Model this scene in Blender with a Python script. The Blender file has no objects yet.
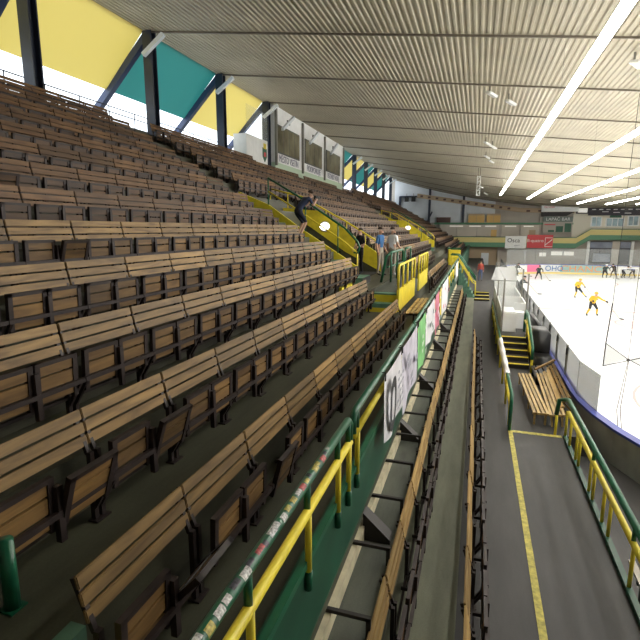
import bpy, bmesh, math, random
from mathutils import Vector, Matrix
random.seed(7)
C = bpy.context.scene.collection
SC = bpy.context.scene

# ------------------------------------------------------------------ materials
def newmat(name):
    m = bpy.data.materials.new(name); m.use_nodes = True
    nt = m.node_tree
    return m, nt, nt.nodes['Principled BSDF']

def flat(name, col, rough=.6, metal=0., noise=.0, scale=6., emit=0.):
    m, nt, b = newmat(name)
    b.inputs['Base Color'].default_value = (*col, 1); b.inputs['Roughness'].default_value = rough
    b.inputs['Metallic'].default_value = metal
    if noise > 0:
        tc = nt.nodes.new('ShaderNodeTexCoord'); n = nt.nodes.new('ShaderNodeTexNoise')
        n.inputs['Scale'].default_value = scale; n.inputs['Detail'].default_value = 6
        r = nt.nodes.new('ShaderNodeValToRGB')
        r.color_ramp.elements[0].position = .3; r.color_ramp.elements[1].position = .7
        r.color_ramp.elements[0].color = (*[c * (1 - noise) for c in col], 1)
        r.color_ramp.elements[1].color = (*[min(1, c * (1 + noise * .6)) for c in col], 1)
        nt.links.new(tc.outputs['Object'], n.inputs['Vector']); nt.links.new(n.outputs['Fac'], r.inputs['Fac'])
        nt.links.new(r.outputs['Color'], b.inputs['Base Color'])
    if emit > 0:
        b.inputs['Emission Color'].default_value = (*col, 1); b.inputs['Emission Strength'].default_value = emit
    return m

def wood(name, a, b_, var=.45):
    m, nt, b = newmat(name)
    N = nt.nodes.new; L = nt.links.new
    tc = N('ShaderNodeTexCoord'); oi = N('ShaderNodeObjectInfo')
    mp = N('ShaderNodeMapping'); mp.inputs['Scale'].default_value = (14, 1.6, 14)
    cb = N('ShaderNodeCombineXYZ'); mu = N('ShaderNodeMath'); mu.operation = 'MULTIPLY'; mu.inputs[1].default_value = 53
    L(oi.outputs['Random'], mu.inputs[0]); L(mu.outputs[0], cb.inputs[1]); L(mu.outputs[0], cb.inputs[0])
    L(cb.outputs[0], mp.inputs['Location']); L(tc.outputs['Object'], mp.inputs['Vector'])
    n = N('ShaderNodeTexNoise'); n.inputs['Scale'].default_value = 1.0; n.inputs['Detail'].default_value = 5; n.inputs['Distortion'].default_value = .6
    L(mp.outputs[0], n.inputs['Vector'])
    r = N('ShaderNodeValToRGB'); r.color_ramp.elements[0].position = .28; r.color_ramp.elements[1].position = .72
    r.color_ramp.elements[0].color = (*a, 1); r.color_ramp.elements[1].color = (*b_, 1)
    L(n.outputs['Fac'], r.inputs['Fac'])
    hs = N('ShaderNodeHueSaturation'); mr = N('ShaderNodeMapRange')
    mr.inputs['To Min'].default_value = 1 - var; mr.inputs['To Max'].default_value = 1 + var * .6
    L(oi.outputs['Random'], mr.inputs['Value']); L(mr.outputs[0], hs.inputs['Value']); L(r.outputs['Color'], hs.inputs['Color'])
    L(hs.outputs['Color'], b.inputs['Base Color']); b.inputs['Roughness'].default_value = .55
    return m

def seethrough(name, col, fac, rough=.3):
    m = bpy.data.materials.new(name); m.use_nodes = True
    nt = m.node_tree; b = nt.nodes['Principled BSDF']; out = nt.nodes['Material Output']
    b.inputs['Base Color'].default_value = (*col, 1); b.inputs['Roughness'].default_value = rough
    b.inputs['Specular IOR Level'].default_value = .25
    t = nt.nodes.new('ShaderNodeBsdfTransparent'); mx = nt.nodes.new('ShaderNodeMixShader')
    mx.inputs['Fac'].default_value = fac
    nt.links.new(t.outputs[0], mx.inputs[1]); nt.links.new(b.outputs[0], mx.inputs[2]); nt.links.new(mx.outputs[0], out.inputs['Surface'])
    return m

def translucent(name, col, fac=.6):
    m = bpy.data.materials.new(name); m.use_nodes = True
    nt = m.node_tree; b = nt.nodes['Principled BSDF']; out = nt.nodes['Material Output']
    b.inputs['Base Color'].default_value = (*col, 1); b.inputs['Roughness'].default_value = .6
    t = nt.nodes.new('ShaderNodeBsdfTranslucent'); t.inputs['Color'].default_value = (*col, 1)
    mx = nt.nodes.new('ShaderNodeMixShader'); mx.inputs['Fac'].default_value = fac
    nt.links.new(b.outputs[0], mx.inputs[1]); nt.links.new(t.outputs[0], mx.inputs[2]); nt.links.new(mx.outputs[0], out.inputs['Surface'])
    return m

def floor_mat(name, a, b_, scale=.8, rough=.7):
    m, nt, b = newmat(name); N = nt.nodes.new; L = nt.links.new
    tc = N('ShaderNodeTexCoord'); mp = N('ShaderNodeMapping'); mp.inputs['Scale'].default_value = (3, .6, 3)
    n = N('ShaderNodeTexNoise'); n.inputs['Scale'].default_value = scale; n.inputs['Detail'].default_value = 8; n.inputs['Roughness'].default_value = .65
    r = N('ShaderNodeValToRGB'); r.color_ramp.elements[0].position = .3; r.color_ramp.elements[1].position = .7
    r.color_ramp.elements[0].color = (*a, 1); r.color_ramp.elements[1].color = (*b_, 1)
    n2 = N('ShaderNodeTexNoise'); n2.inputs['Scale'].default_value = 60; n2.inputs['Detail'].default_value = 2
    mx = N('ShaderNodeMixRGB'); mx.blend_type = 'MULTIPLY'; mx.inputs['Fac'].default_value = .35
    L(tc.outputs['Object'], mp.inputs['Vector']); L(mp.outputs[0], n.inputs['Vector']); L(tc.outputs['Object'], n2.inputs['Vector'])
    L(n.outputs['Fac'], r.inputs['Fac']); L(r.outputs['Color'], mx.inputs[1]); L(n2.outputs['Fac'], mx.inputs[2])
    L(mx.outputs[0], b.inputs['Base Color']); b.inputs['Roughness'].default_value = rough
    return m

M = dict(
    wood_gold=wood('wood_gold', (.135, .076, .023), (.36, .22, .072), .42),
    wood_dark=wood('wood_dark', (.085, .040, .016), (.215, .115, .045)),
    wood_pale=wood('wood_pale', (.38, .25, .085), (.60, .42, .17), .25),
    wood_tread=wood('wood_tread', (.25, .145, .045), (.52, .36, .14), .3),
    wood_grey=wood('wood_grey', (.30, .27, .23), (.48, .44, .38), .2),
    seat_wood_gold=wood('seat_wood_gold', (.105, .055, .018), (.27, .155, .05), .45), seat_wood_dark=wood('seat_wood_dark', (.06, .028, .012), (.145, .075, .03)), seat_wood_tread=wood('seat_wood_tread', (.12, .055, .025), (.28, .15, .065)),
    steel=flat('steel', (.036, .024, .022), .5, .2, .3, 8),
    iron=flat('iron', (.03, .026, .024), .6, .2),
    stand=floor_mat('stand_concrete', (.058, .058, .037), (.115, .115, .072), 1.2, .55),
    walk=floor_mat('walkway_concrete', (.13, .14, .09), (.23, .24, .16), 1.1, .6),
    bay=floor_mat('bay_concrete', (.06, .068, .055), (.14, .15, .12), 1.4, .7),
    asphalt=floor_mat('rubber_floor', (.034, .032, .031), (.066, .062, .059), 1.0, .6),
    pale=flat('pale_concrete', (.58, .53, .36), .8, 0, .25, 5),
    conc=flat('concrete', (.26, .25, .22), .8, 0, .25, 2),
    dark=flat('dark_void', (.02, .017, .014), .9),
    yellow=flat('yellow_paint', (.86, .70, .045), .4, 0, .16, 4),
    yellow2=flat('yellow_floor_paint', (.60, .52, .10), .6, 0, .45, 14),
    green=flat('green_paint', (.012, .125, .062), .3, 0, .2, 4),
    greenwall=flat('green_wall_paint', (.013, .085, .048), .4, 0, .3, 2),
    treadgreen=flat('tread_green', (.13, .28, .19), .6, 0, .35, 4),
    roof=flat('roof_sheet', (.45, .405, .30), .5, .0, .12, .6),
    roofgrey=flat('roof_sheet_grey', (.5, .48, .44), .5, .0, .12, .6),
    purlin=flat('purlin', (.16, .135, .10), .6),
    navy=flat('navy_steel', (.028, .036, .062), .4, .1, .2, 3),
    brace=flat('blue_brace', (.04, .06, .13), .4),
    strip=flat('tube_light', (1, .98, .93), .5, emit=29.),
    lamp=flat('lamp_glow', (1, .97, .85), .5, emit=9.),
    lampdim=flat('lamp_dim', (.8, .78, .72), .5, emit=.5),
    pan_y=translucent('panel_yellow', (.80, .71, .34)), pan_t=translucent('panel_teal', (.12, .40, .38)),
    white=flat('white_paint', (.92, .93, .92), .5, 0, .06, 3),
    offwhite=flat('offwhite_sheet', (.70, .74, .78), .6, 0, .1, .5),
    mint=flat('mint_strip', (.55, .68, .52), .5),
    glassd=flat('dark_glass', (.22, .20, .13), .12, .0, .6, .7),
    frame=flat('window_frame', (.05, .05, .05), .5),
    ltext=flat('sign_ink', (.24, .24, .33), .7),
    black=flat('black_vinyl', (.012, .012, .013), .38),
    blackc=flat('black_cloth', (.014, .014, .017), .85),
    ice=flat('ice', (.86, .89, .92), .28, 0, .03, .3),
    redline=flat('ice_red', (.62, .36, .36), .4), blueline=flat('ice_blue', (.55, .58, .64), .4), pinkpaint=flat('ice_pink', (.80, .60, .60), .4),
    board=flat('board_white', (.74, .74, .72), .4, 0, .08, 1),
    boardout=flat('board_outer', (.30, .30, .29), .5, 0, .2, 2),
    capblue=flat('cap_blue', (.035, .06, .38), .35),
    kick=flat('kick_yellow', (.72, .58, .20), .5),
    shield=seethrough('shield_glass', (.14, .15, .145), .55), plexi=seethrough('plexi_roof', (.30, .31, .30), .62),
    clear=seethrough('clear_glass', (.7, .75, .75), .10), net=seethrough('net_mesh', (.10, .10, .10), .13, .9),
    netdark=seethrough('net_dark', (.06, .06, .06), .46, .9),
    cable=flat('cable', (.02, .02, .02), .6),
    beige=flat('wall_beige', (.56, .51, .44), .8, 0, .1, .4), taupe=flat('wall_taupe', (.46, .42, .37), .8, 0, .1, .5),
    tan=flat('tan_beam', (.44, .335, .22), .7), orange=flat('orange_panel', (.62, .40, .14), .6), cream=flat('cream_wall', (.80, .76, .64), .7),
    brownred=flat('brown_strip', (.11, .06, .05), .7), greyblue=flat('grey_blue', (.30, .33, .42), .6, 0, .4, .5), pane=flat('sky_pane', (.34, .48, .54), .2, 0, .4, .9),
    red=flat('ad_red', (.66, .06, .07), .5), teal=flat('ad_teal', (.30, .46, .44), .5), adorange=flat('ad_orange', (.70, .30, .12), .5), adblue=flat('ad_blue', (.04, .16, .42), .5), pinkad=flat('ad_pink', (.78, .18, .32), .5),
    gband=flat('gallery_green', (.10, .26, .15), .5), yband=flat('gallery_yellow', (.66, .56, .22), .5), dgreen=flat('board_green', (.02, .11, .06), .5), slate=flat('slate', (.15, .19, .17), .5), plum=flat('plum_band', (.05, .045, .06), .6),
    skin=flat('skin', (.58, .35, .25), .6), hair=flat('hair_brown', (.045, .028, .018), .8), shirtblue=flat('shirt_blue', (.05, .16, .38), .8), shirtwhite=flat('shirt_white', (.92, .92, .93), .8), shirtnavy=flat('shirt_navy', (.022, .032, .075), .8),
    khaki=flat('khaki', (.42, .37, .30), .8), shortnavy=flat('shorts_navy', (.018, .02, .035), .8), denim=flat('denim', (.08, .11, .22), .8), redtop=flat('red_top', (.42, .07, .05), .8), shoe=flat('shoe_dark', (.03, .03, .035), .6), shoew=flat('shoe_white', (.6, .6, .6), .6),
    jersey=flat('jersey_yellow', (.80, .48, .03), .7), jerseydark=flat('jersey_dark', (.02, .045, .05), .7), jerseywhite=flat('jersey_white', (.62, .64, .74), .7), jerseyblue=flat('jersey_blue', (.25, .28, .50), .7), pantsblk=flat('hockey_pants', (.016, .016, .02), .7), helmet=flat('helmet_yellow', (.72, .50, .08), .3), helmetb=flat('helmet_black', (.015, .015, .018), .3), helmetw=flat('helmet_white', (.75, .75, .76), .3), stick=flat('stick_wood', (.45, .36, .22), .5), bladem=flat('skate_steel', (.5, .5, .52), .3, .8),
    banner=flat('banner_white', (.74, .73, .76), .8, 0, .14, 3), bannerg=flat('banner_green', (.22, .55, .20), .8, 0, .3, 3), bannerp=flat('banner_pink', (.68, .22, .30), .8, 0, .3, 3), bannery=flat('banner_yellow', (.70, .58, .10), .8), bannerl=flat('banner_lilac', (.60, .57, .66), .8, 0, .25, 5), ink=flat('banner_ink', (.03, .03, .035), .8), inkgrey=flat('banner_grey', (.35, .35, .42), .8),
    stk_a=flat('sticker_white', (.72, .70, .68), .5, 0, .7, 60), stk_b=flat('sticker_red', (.55, .10, .10), .5, 0, .6, 50), stk_c=flat('sticker_black', (.06, .06, .08), .5, 0, .8, 60), stk_d=flat('sticker_yellow', (.62, .52, .12), .5, 0, .6, 50),
    whitecloth=flat('white_cloth', (.78, .78, .76), .8),
)

# ------------------------------------------------------------------ mesh builder
class MB:
    def __init__(s): s.v = []; s.f = []; s.m = []; s.mats = []; s.cur = 0
    def mat(s, key):
        m = M[key]
        if m not in s.mats: s.mats.append(m)
        s.cur = s.mats.index(m); return s
    def add(s, vs, fs):
        o = len(s.v); s.v += [tuple(v) for v in vs]
        for f in fs: s.f.append([i + o for i in f]); s.m.append(s.cur)
        return s
    def box(s, x0, x1, y0, y1, z0, z1):
        if x0 > x1: x0, x1 = x1, x0
        if y0 > y1: y0, y1 = y1, y0
        if z0 > z1: z0, z1 = z1, z0
        v = [(x0, y0, z0), (x1, y0, z0), (x1, y1, z0), (x0, y1, z0), (x0, y0, z1), (x1, y0, z1), (x1, y1, z1), (x0, y1, z1)]
        return s.add(v, [[0, 3, 2, 1], [4, 5, 6, 7], [0, 1, 5, 4], [1, 2, 6, 5], [2, 3, 7, 6], [3, 0, 4, 7]])
    def beam(s, a, b, w, h, up=(0, 0, 1)):
        a = Vector(a); b = Vector(b); d = (b - a).normalized(); u = Vector(up)
        sd = d.cross(u)
        if sd.length < 1e-4: sd = d.cross(Vector((1, 0, 0)))
        sd.normalize(); u = sd.cross(d).normalized()
        v = []
        for p in (a, b):
            for i, j in ((-1, -1), (1, -1), (1, 1), (-1, 1)): v.append(p + sd * (i * w / 2) + u * (j * h / 2))
        return s.add(v, [[0, 1, 2, 3], [7, 6, 5, 4], [0, 4, 5, 1], [1, 5, 6, 2], [2, 6, 7, 3], [3, 7, 4, 0]])
    def tube(s, pts, r, n=10, cap=True):
        pts = [Vector(p) for p in pts]; rs = r if isinstance(r, (list, tuple)) else [r] * len(pts)
        vs = []; prev = None
        for i, p in enumerate(pts):
            d = (pts[min(i + 1, len(pts) - 1)] - pts[max(i - 1, 0)]).normalized()
            a = prev if prev is not None and abs(prev.dot(d)) < .95 else (Vector((0, 0, 1)) if abs(d.z) < .9 else Vector((1, 0, 0)))
            u = (a - d * a.dot(d)).normalized(); w = d.cross(u); prev = u
            for k in range(n):
                t = 2 * math.pi * k / n; vs.append(p + (u * math.cos(t) + w * math.sin(t)) * rs[i])
        fs = []
        for i in range(len(pts) - 1):
            for k in range(n):
                fs.append([i * n + k, i * n + (k + 1) % n, (i + 1) * n + (k + 1) % n, (i + 1) * n + k])
        if cap: fs += [list(range(n))[::-1], [(len(pts) - 1) * n + k for k in range(n)]]
        return s.add(vs, fs)
    def prism(s, poly, axis, a, b):
        # poly of 2D points; axis 'y': (x,z) ; 'x': (y,z) ; 'z': (x,y)
        def P(p, t): return {'y': (p[0], t, p[1]), 'x': (t, p[0], p[1]), 'z': (p[0], p[1], t)}[axis]
        n = len(poly); v = [P(p, a) for p in poly] + [P(p, b) for p in poly]
        f = [list(range(n)), [n + i for i in range(n)][::-1]] + [[i, n + i, n + (i + 1) % n, (i + 1) % n] for i in range(n)]
        return s.add(v, f)
    def quad(s, a, b, c, d): return s.add([a, b, c, d], [[0, 1, 2, 3]])
    def ball(s, c, r, nu=12, nv=8, z0=-1., z1=1.):
        r = r if isinstance(r, (tuple, list)) else (r, r, r); vs = []; fs = []
        for j in range(nv + 1):
            t = math.asin(z0) + (math.asin(z1) - math.asin(z0)) * j / nv
            for i in range(nu):
                p = 2 * math.pi * i / nu
                vs.append((c[0] + r[0] * math.cos(t) * math.cos(p), c[1] + r[1] * math.cos(t) * math.sin(p), c[2] + r[2] * math.sin(t)))
        for j in range(nv):
            for i in range(nu): fs.append([j * nu + i, j * nu + (i + 1) % nu, (j + 1) * nu + (i + 1) % nu, (j + 1) * nu + i])
        return s.add(vs, fs)
    def mesh(s, name, smooth=False, bevel=0.):
        me = bpy.data.meshes.new(name); me.from_pydata(s.v, [], s.f); me.update()
        for m in s.mats: me.materials.append(m)
        for p, i in zip(me.polygons, s.m): p.material_index = i; p.use_smooth = smooth
        bm = bmesh.new(); bm.from_mesh(me); bmesh.ops.recalc_face_normals(bm, faces=bm.faces)
        if bevel > 0:
            bmesh.ops.bevel(bm, geom=[e for e in bm.edges if e.calc_face_angle(0) > .6], offset=bevel, segments=2, affect='EDGES')
        bm.to_mesh(me); bm.free()
        return me
    def obj(s, name, key=None, parent=None, smooth=False, bevel=0., loc=None):
        if key: s.mats = [M[key]] if not s.mats else s.mats
        o = bpy.data.objects.new(name, s.mesh(name, smooth, bevel)); C.objects.link(o)
        if parent: o.parent = parent
        if loc: o.location = loc
        return o

def link(name, me, parent=None, loc=None, rot=None):
    o = bpy.data.objects.new(name, me); C.objects.link(o)
    if parent: o.parent = parent
    if loc: o.location = loc
    if rot: o.rotation_euler = rot
    return o
def tag(o, label, cat, group=None, kind=None):
    o['label'] = label; o['category'] = cat
    if group: o['group'] = group
    if kind: o['kind'] = kind
    return o
def thing(name, label, cat, loc=(0, 0, 0), rz=0, group=None):
    o = bpy.data.objects.new(name, None); C.objects.link(o); o.empty_display_size = .1
    o.location = loc; o.rotation_euler = (0, 0, rz)
    return tag(o, label, cat, group)
def struct(name, mb, key=None, smooth=False, parent=None):
    o = mb.obj(name, key, parent, smooth)
    if not parent: o['kind'] = 'structure'
    return o
def text(body, size, mat, parent, loc, rot, name='lettering', ext=.004, align='CENTER', sx=1.):
    cu = bpy.data.curves.new(name, 'FONT'); cu.body = body; cu.size = size; cu.extrude = ext
    cu.align_x = align; cu.align_y = 'CENTER'; cu.materials.append(M[mat])
    tmp = bpy.data.objects.new(name, cu); C.objects.link(tmp)
    me = bpy.data.meshes.new_from_object(tmp.evaluated_get(bpy.context.evaluated_depsgraph_get())); bpy.data.objects.remove(tmp)
    if not me.materials: me.materials.append(M[mat])
    o = link(name, me, parent, loc, rot); o.scale = (sx, 1, 1)
    return o
ORD = ['zeroth', 'first', 'second', 'third', 'fourth', 'fifth', 'sixth', 'seventh', 'eighth', 'ninth', 'tenth', 'eleventh', 'twelfth', 'thirteenth', 'fourteenth', 'fifteenth', 'sixteenth', 'seventeenth', 'eighteenth', 'nineteenth', 'twentieth']
def ordn(n):
    if n <= 20: return ORD[n]
    t = {2: 'twenty', 3: 'thirty', 4: 'forty', 5: 'fifty', 6: 'sixty', 7: 'seventy'}[n // 10]
    return (t[:-1] + 'ieth') if n % 10 == 0 else t + '-' + ORD[n % 10]

# ------------------------------------------------------------------ geometry constants (camera at the origin; everything is lifted by LIFT at the end)
LIFT = 5.6
X0, PITCH, Z0, RISE = 1.94, .855, -1.823, .48
def bx(k): return -(X0 + PITCH * (k - 1))
def fz(k): return Z0 + RISE * (k - 1) - .88
def T(k): return -1.05 if k == 0 else bx(k) - .07
def roofz(x, y=0.):
    near = 6.15 - .115 * x if x < 12 else 4.77 - .03 * (x - 12) if x < 18 else 4.59 + .11 * (x - 18)
    far = 3.0 + .0051 * (17 - x) ** 2
    t = max(0., min(1., (y - 46) / 34.)); t = t * t * (3 - 2 * t)
    return near + (far - near) * t
AISLE, LF, KF, ICE = -4.75, -4.38, -3.6, -5.6
V1, V2 = (16.1, 20.), (42., 46.)

# ------------------------------------------------------------------ setting: stand terrace
mb = MB().mat('stand')
YB, YE = -7., 79.8
for k in range(1, 15):
    x0, x1 = (T(k) if k < 14 else -13.6), (T(k - 1) if k > 1 else -1.085)
    rngs = [(YB, YE)]
    if 4 <= k <= 7: rngs = [(YB, V1[0]), (V1[1], V2[0]), (V2[1], YE)]
    for a, b in rngs:
        mb.box(x0, x1, a, b, fz(k) - .62, fz(k))
struct('floor_stand', mb)
for i, v in enumerate((V1, V2)):
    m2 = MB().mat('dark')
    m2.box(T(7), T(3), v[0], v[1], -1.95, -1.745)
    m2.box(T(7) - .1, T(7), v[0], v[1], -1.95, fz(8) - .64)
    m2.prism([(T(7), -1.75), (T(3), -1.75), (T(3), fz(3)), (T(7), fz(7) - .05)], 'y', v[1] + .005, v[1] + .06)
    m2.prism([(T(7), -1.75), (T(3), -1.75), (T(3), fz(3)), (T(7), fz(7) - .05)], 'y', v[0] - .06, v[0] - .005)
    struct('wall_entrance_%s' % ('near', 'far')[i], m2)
# front wall of the stand
mb = MB().mat('greenwall'); mb.box(-1.13, -1.05, YB, 32, -3.12, -2.42)
mb.mat('green'); mb.box(-1.085, -1.03, YB, 32, -2.42, -2.36)
mb.mat('conc'); mb.box(-1.5, -1.13, YB, 32, -3.7, -3.3); mb.box(-1.5, -1.13, YB, 32, -3.32, -2.74)
mb.mat('greenwall'); mb.box(-1.22, -1.05, 36, 78, -5.2, -2.36)
struct('wall_stand_front', mb)
mb = MB().mat('bay'); mb.box(-1.5, -.72, YB, 33, -4.4, KF); struct('floor_bay', mb)
mb = MB().mat('pale'); mb.box(-1.13, -1.06, YB, 32, KF + .002, -3.42); struct('trim_1', mb)
mb = MB().mat('walk'); mb.box(-.75, .02, YB, 33, -5.4, LF); struct('floor_walkway', mb)
mb = MB().mat('asphalt'); mb.box(.02, 2.22, YB, 36, -5.5, AISLE); mb.box(2.22, 2.74, 12.0, 36, -5.5, AISLE); struct('floor_aisle', mb)
mb = MB().mat('asphalt'); mb.box(2.22, 4.5, YB, 12.0, -5.7, -5.2); struct('floor_rinkside', mb)
mb = MB().mat('asphalt'); mb.box(-1.05, 1.0, 36.9, 79.5, -5.5, -4.4); mb.box(1.0, 2.74, 36, 70, -5.5, -4.75); struct('floor_aisle_far', mb)
mb = MB().mat('conc'); mb.box(-20, 48, YB - 1, 82, -6.2, -5.75); struct('floor_base', mb)
mb = MB().mat('yellow2'); mb.box(.975, 1.07, YB, 11.95, AISLE + .001, AISLE + .006); mb.box(1.07, 2.14, 11.85, 11.97, AISLE + .001, AISLE + .006); struct('floor_line', mb)
mb = MB().mat('greenwall'); mb.box(2.16, 2.24, YB, 11.9, AISLE, AISLE + .07); struct('trim_2', mb)
# steps across the aisle
t = thing('aisle_steps', 'low dark steps with yellow nosings crossing the aisle behind the row of benches', 'steps', (.45, 34.4, AISLE))
for i in range(3):
    m2 = MB().mat('iron'); m2.box(-.45, .55, i * .85, 2.6, i * .12 - .0, i * .12 + .12)
    m2.mat('yellow'); m2.box(-.45, .55, i * .85 - .03, i * .85 + .14, i * .12 + .115, i * .12 + .135); m2.obj('step', None, t)
# yellow/green painted riser at the near corner
mb = MB().mat('yellow'); mb.box(T(1) + .0, T(1) + .02, YB, 1.9, fz(1), fz(2) - .1); mb.mat('treadgreen'); mb.box(T(1) - .08, T(1) + .025, YB, 1.9, fz(2) - .1, fz(2) + .006); struct('trim_3', mb)

# ------------------------------------------------------------------ roof
RX0, RX1 = -13.2, 47.2
per = .205; ysamp = [YB - .6, 10, 30, 46] + [46 + 2.9 * q for q in range(1, 12)] + [80.6]
px = []; x = RX0
while x < RX1:
    px += [(x, 0), (x + .07, 0), (x + .10, .045), (x + .17, .045)]; x += per
n = len(px); vs = []; fs = []
for yy in ysamp: vs += [(a, yy, roofz(a, yy) + d) for a, d in px]
for q in range(len(ysamp) - 1): fs += [[q * n + i, q * n + i + 1, (q + 1) * n + i + 1, (q + 1) * n + i] for i in range(n - 1)]
m2 = MB().mat('roof'); m2.add(vs, fs); struct('ceiling', m2)
COLY = [6.6 + 5.73 * i for i in range(-2, 13)]
for j, y in enumerate(COLY + [79.6]):
    m2 = MB().mat('purlin'); ps = [RX0 + .2 + i * 2.0 for i in range(31)]
    ps = [q for q in ps if q < RX1]
    for a, b in zip(ps, ps[1:]): m2.beam((a, y, roofz(a, y) - .03), (b, y, roofz(b, y) - .03), .07, .06)
    struct('trim_%d' % (10 + j), m2)
# strip lights
for i, (xs, y0, y1, dash) in enumerate([(2.3, 5, 63, 0), (5.4, 5, 64, 0), (8.3, 8, 66, 1), (11.1, 8, 66, 1), (14.1, 8, 66, 1), (17.2, 8, 66, 1), (20.5, 8, 66, 1), (24., 8, 66, 1), (27.5, 8, 66, 1)]):
    tl = ['long continuous white strip light under the corrugated roof above the seating aisle', 'second continuous white strip light, next to the one above the aisle'] + ['%s strip light counted from the aisle, made of separate tubes under the roof' % ORD[k] for k in range(3, 10)]
    t = thing('strip_light', tl[i], 'light', (xs, 0, 2.84 + .0051 * (17 - xs) ** 2), 0, 'strip lights under the roof')
    h = MB().mat('white'); h.box(-.07, .07, y0, y1, .06, .12); h.obj('housing', None, t)
    for q in range(5):
        yq = y0 + 3 + q * 10.5; lz = 2.84 + .0051 * (17 - xs) ** 2
        g = MB().mat('cable'); g.tube([(0, yq, .1), (0, yq, roofz(xs, yq) - lz)], .003, 4); g.obj('hanger', None, t)
    L = MB().mat('strip'); y = y0
    if not dash: L.box(-.105, .105, y0, y1, -.03, .06)
    else:
        while y < y1: L.box(-.105, .105, y, min(y + 3.1, y1), -.03, .06); y += 3.95
    L.obj('tube', None, t)

# walls
def wallbox(name, key, *a): m2 = MB().mat(key); m2.box(*a); return struct(name, m2)
wallbox('wall_near', 'taupe', -13.6, 47.4, YB - .8, YB - .5, -5.7, 7.6)
wallbox('wall_rink', 'taupe', 47.2, 47.5, YB - .8, 80.6, -5.7, 7.6)
wallbox('wall_stand_back', 'conc', -13.8, -13.6, YB - .8, 80.6, -5.7, fz(14) + .45)
m2 = MB().mat('taupe'); m2.box(-13.6, 47.4, 80.0, 80.3, -5.7, 7.7); struct('wall_far', m2)
m2 = MB().mat('offwhite'); xs = [-12.9 + i * .8 for i in range(20)]
poly = [(-12.9, .95)] + [(2.3, .95)] + [(xx, roofz(xx, 80) - .05) for xx in reversed(xs)]
m2.prism(poly, 'y', 79.9, 79.99); struct('wall_far_sheet', m2)
m2 = MB().mat('cream'); m2.box(13.0, 46, 79.8, 79.98, -1.2, 2.4); struct('wall_far_lounge', m2)
for i, (xx, z0, z1) in enumerate(((-12.0, .9, 5.0), (-7.4, .9, 6.2), (-2.3, .9, 5.0), (3.2, -5.6, 4.0), (8.7, -5.6, 3.4))):
    m2 = MB().mat('navy' if i < 3 else 'taupe'); m2.box(xx - .17, xx + .17, 79.55, 79.89, z0, z1); struct('trim_%d' % (40 + i), m2)
m2 = MB().mat('navy'); m2.box(-12.0, -7.4, 79.6, 79.85, 4.85, 5.05); struct('trim_45', m2)

# ------------------------------------------------------------------ facade behind the stand
names = ['seventh', 'eighth']
m2b = None
ci = 0
for i, y in enumerate(COLY):
    if 34 < y < 47: continue
    ci += 1
    zt = roofz(-12.8, y) - .02
    t = thing('support_column', 'dark navy steel column at the top of the stand, %s along from the near end' % ordn(max(1, ci - 3)) if ci > 3 else 'dark navy steel column at the top of the stand, before the first one in view', 'column', (-12.85, y, fz(14)), 0, 'steel columns behind the top row')
    m2 = MB().mat('navy'); H = zt - fz(14)
    m2.box(-.20, .20, -.17, -.12, 0, H); m2.box(-.20, .20, .12, .17, 0, H); m2.box(-.03, .03, -.12, .12, 0, H); m2.box(-.2, .2, -.17, .17, 0, .03)
    m2.obj('post', None, t)
    m2 = MB().mat('brace'); m2.beam((-.1, .05, H - .1), (-3.4, .05, H - 3.3), .26, .26, (0, 1, 0)); m2.obj('raking_brace', None, t)
    m2 = MB().mat('offwhite'); m2.beam((-.05, -.35, H - .95), (.9, -.35, H - .30), .16, .16); m2.obj('strut', None, t)
for i in range(len(COLY) - 1):
    y0, y1 = COLY[i] + .12, COLY[i + 1] - .02
    if COLY[i] > 29 and COLY[i + 1] < 46.9: continue
    col = {1: 'pan_y', 2: 'pan_y', 3: 'pan_y', 4: 'pan_t', 5: 'pan_y'}.get(i, 'pan_t' if i % 2 == 1 else 'pan_y')
    nm = {'pan_y': 'yellow', 'pan_t': 'teal'}[col]
    m2 = MB().mat(col); zt = roofz(-12.8, y1)
    a = (-13.05, zt + .02); b = (-15.0, zt - 2.0)
    m2.prism([a, b, (b[0] - .03, b[1]), (a[0] - .03, a[1])], 'y', y0 + .2, y1 - .05)
    tag(m2.obj('facade_panel'), 'translucent %s cladding panel between steel columns, bay %s from the near end' % (nm, ordn(i + 1)), 'panel', 'sloping coloured cladding panels')
m2 = MB().mat('navy')
for z in (fz(14) + .75, fz(14) + .95): m2.tube([(-13.45, YB, z), (-13.45, 29, z)], .02, 6)
for k in range(25): m2.tube([(-13.45, YB + k * 1.45, fz(14)), (-13.45, YB + k * 1.45, fz(14) + .97)], .02, 6)
tag(m2.obj('back_rail'), 'thin dark handrail running behind the top row of benches', 'railing')

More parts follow.
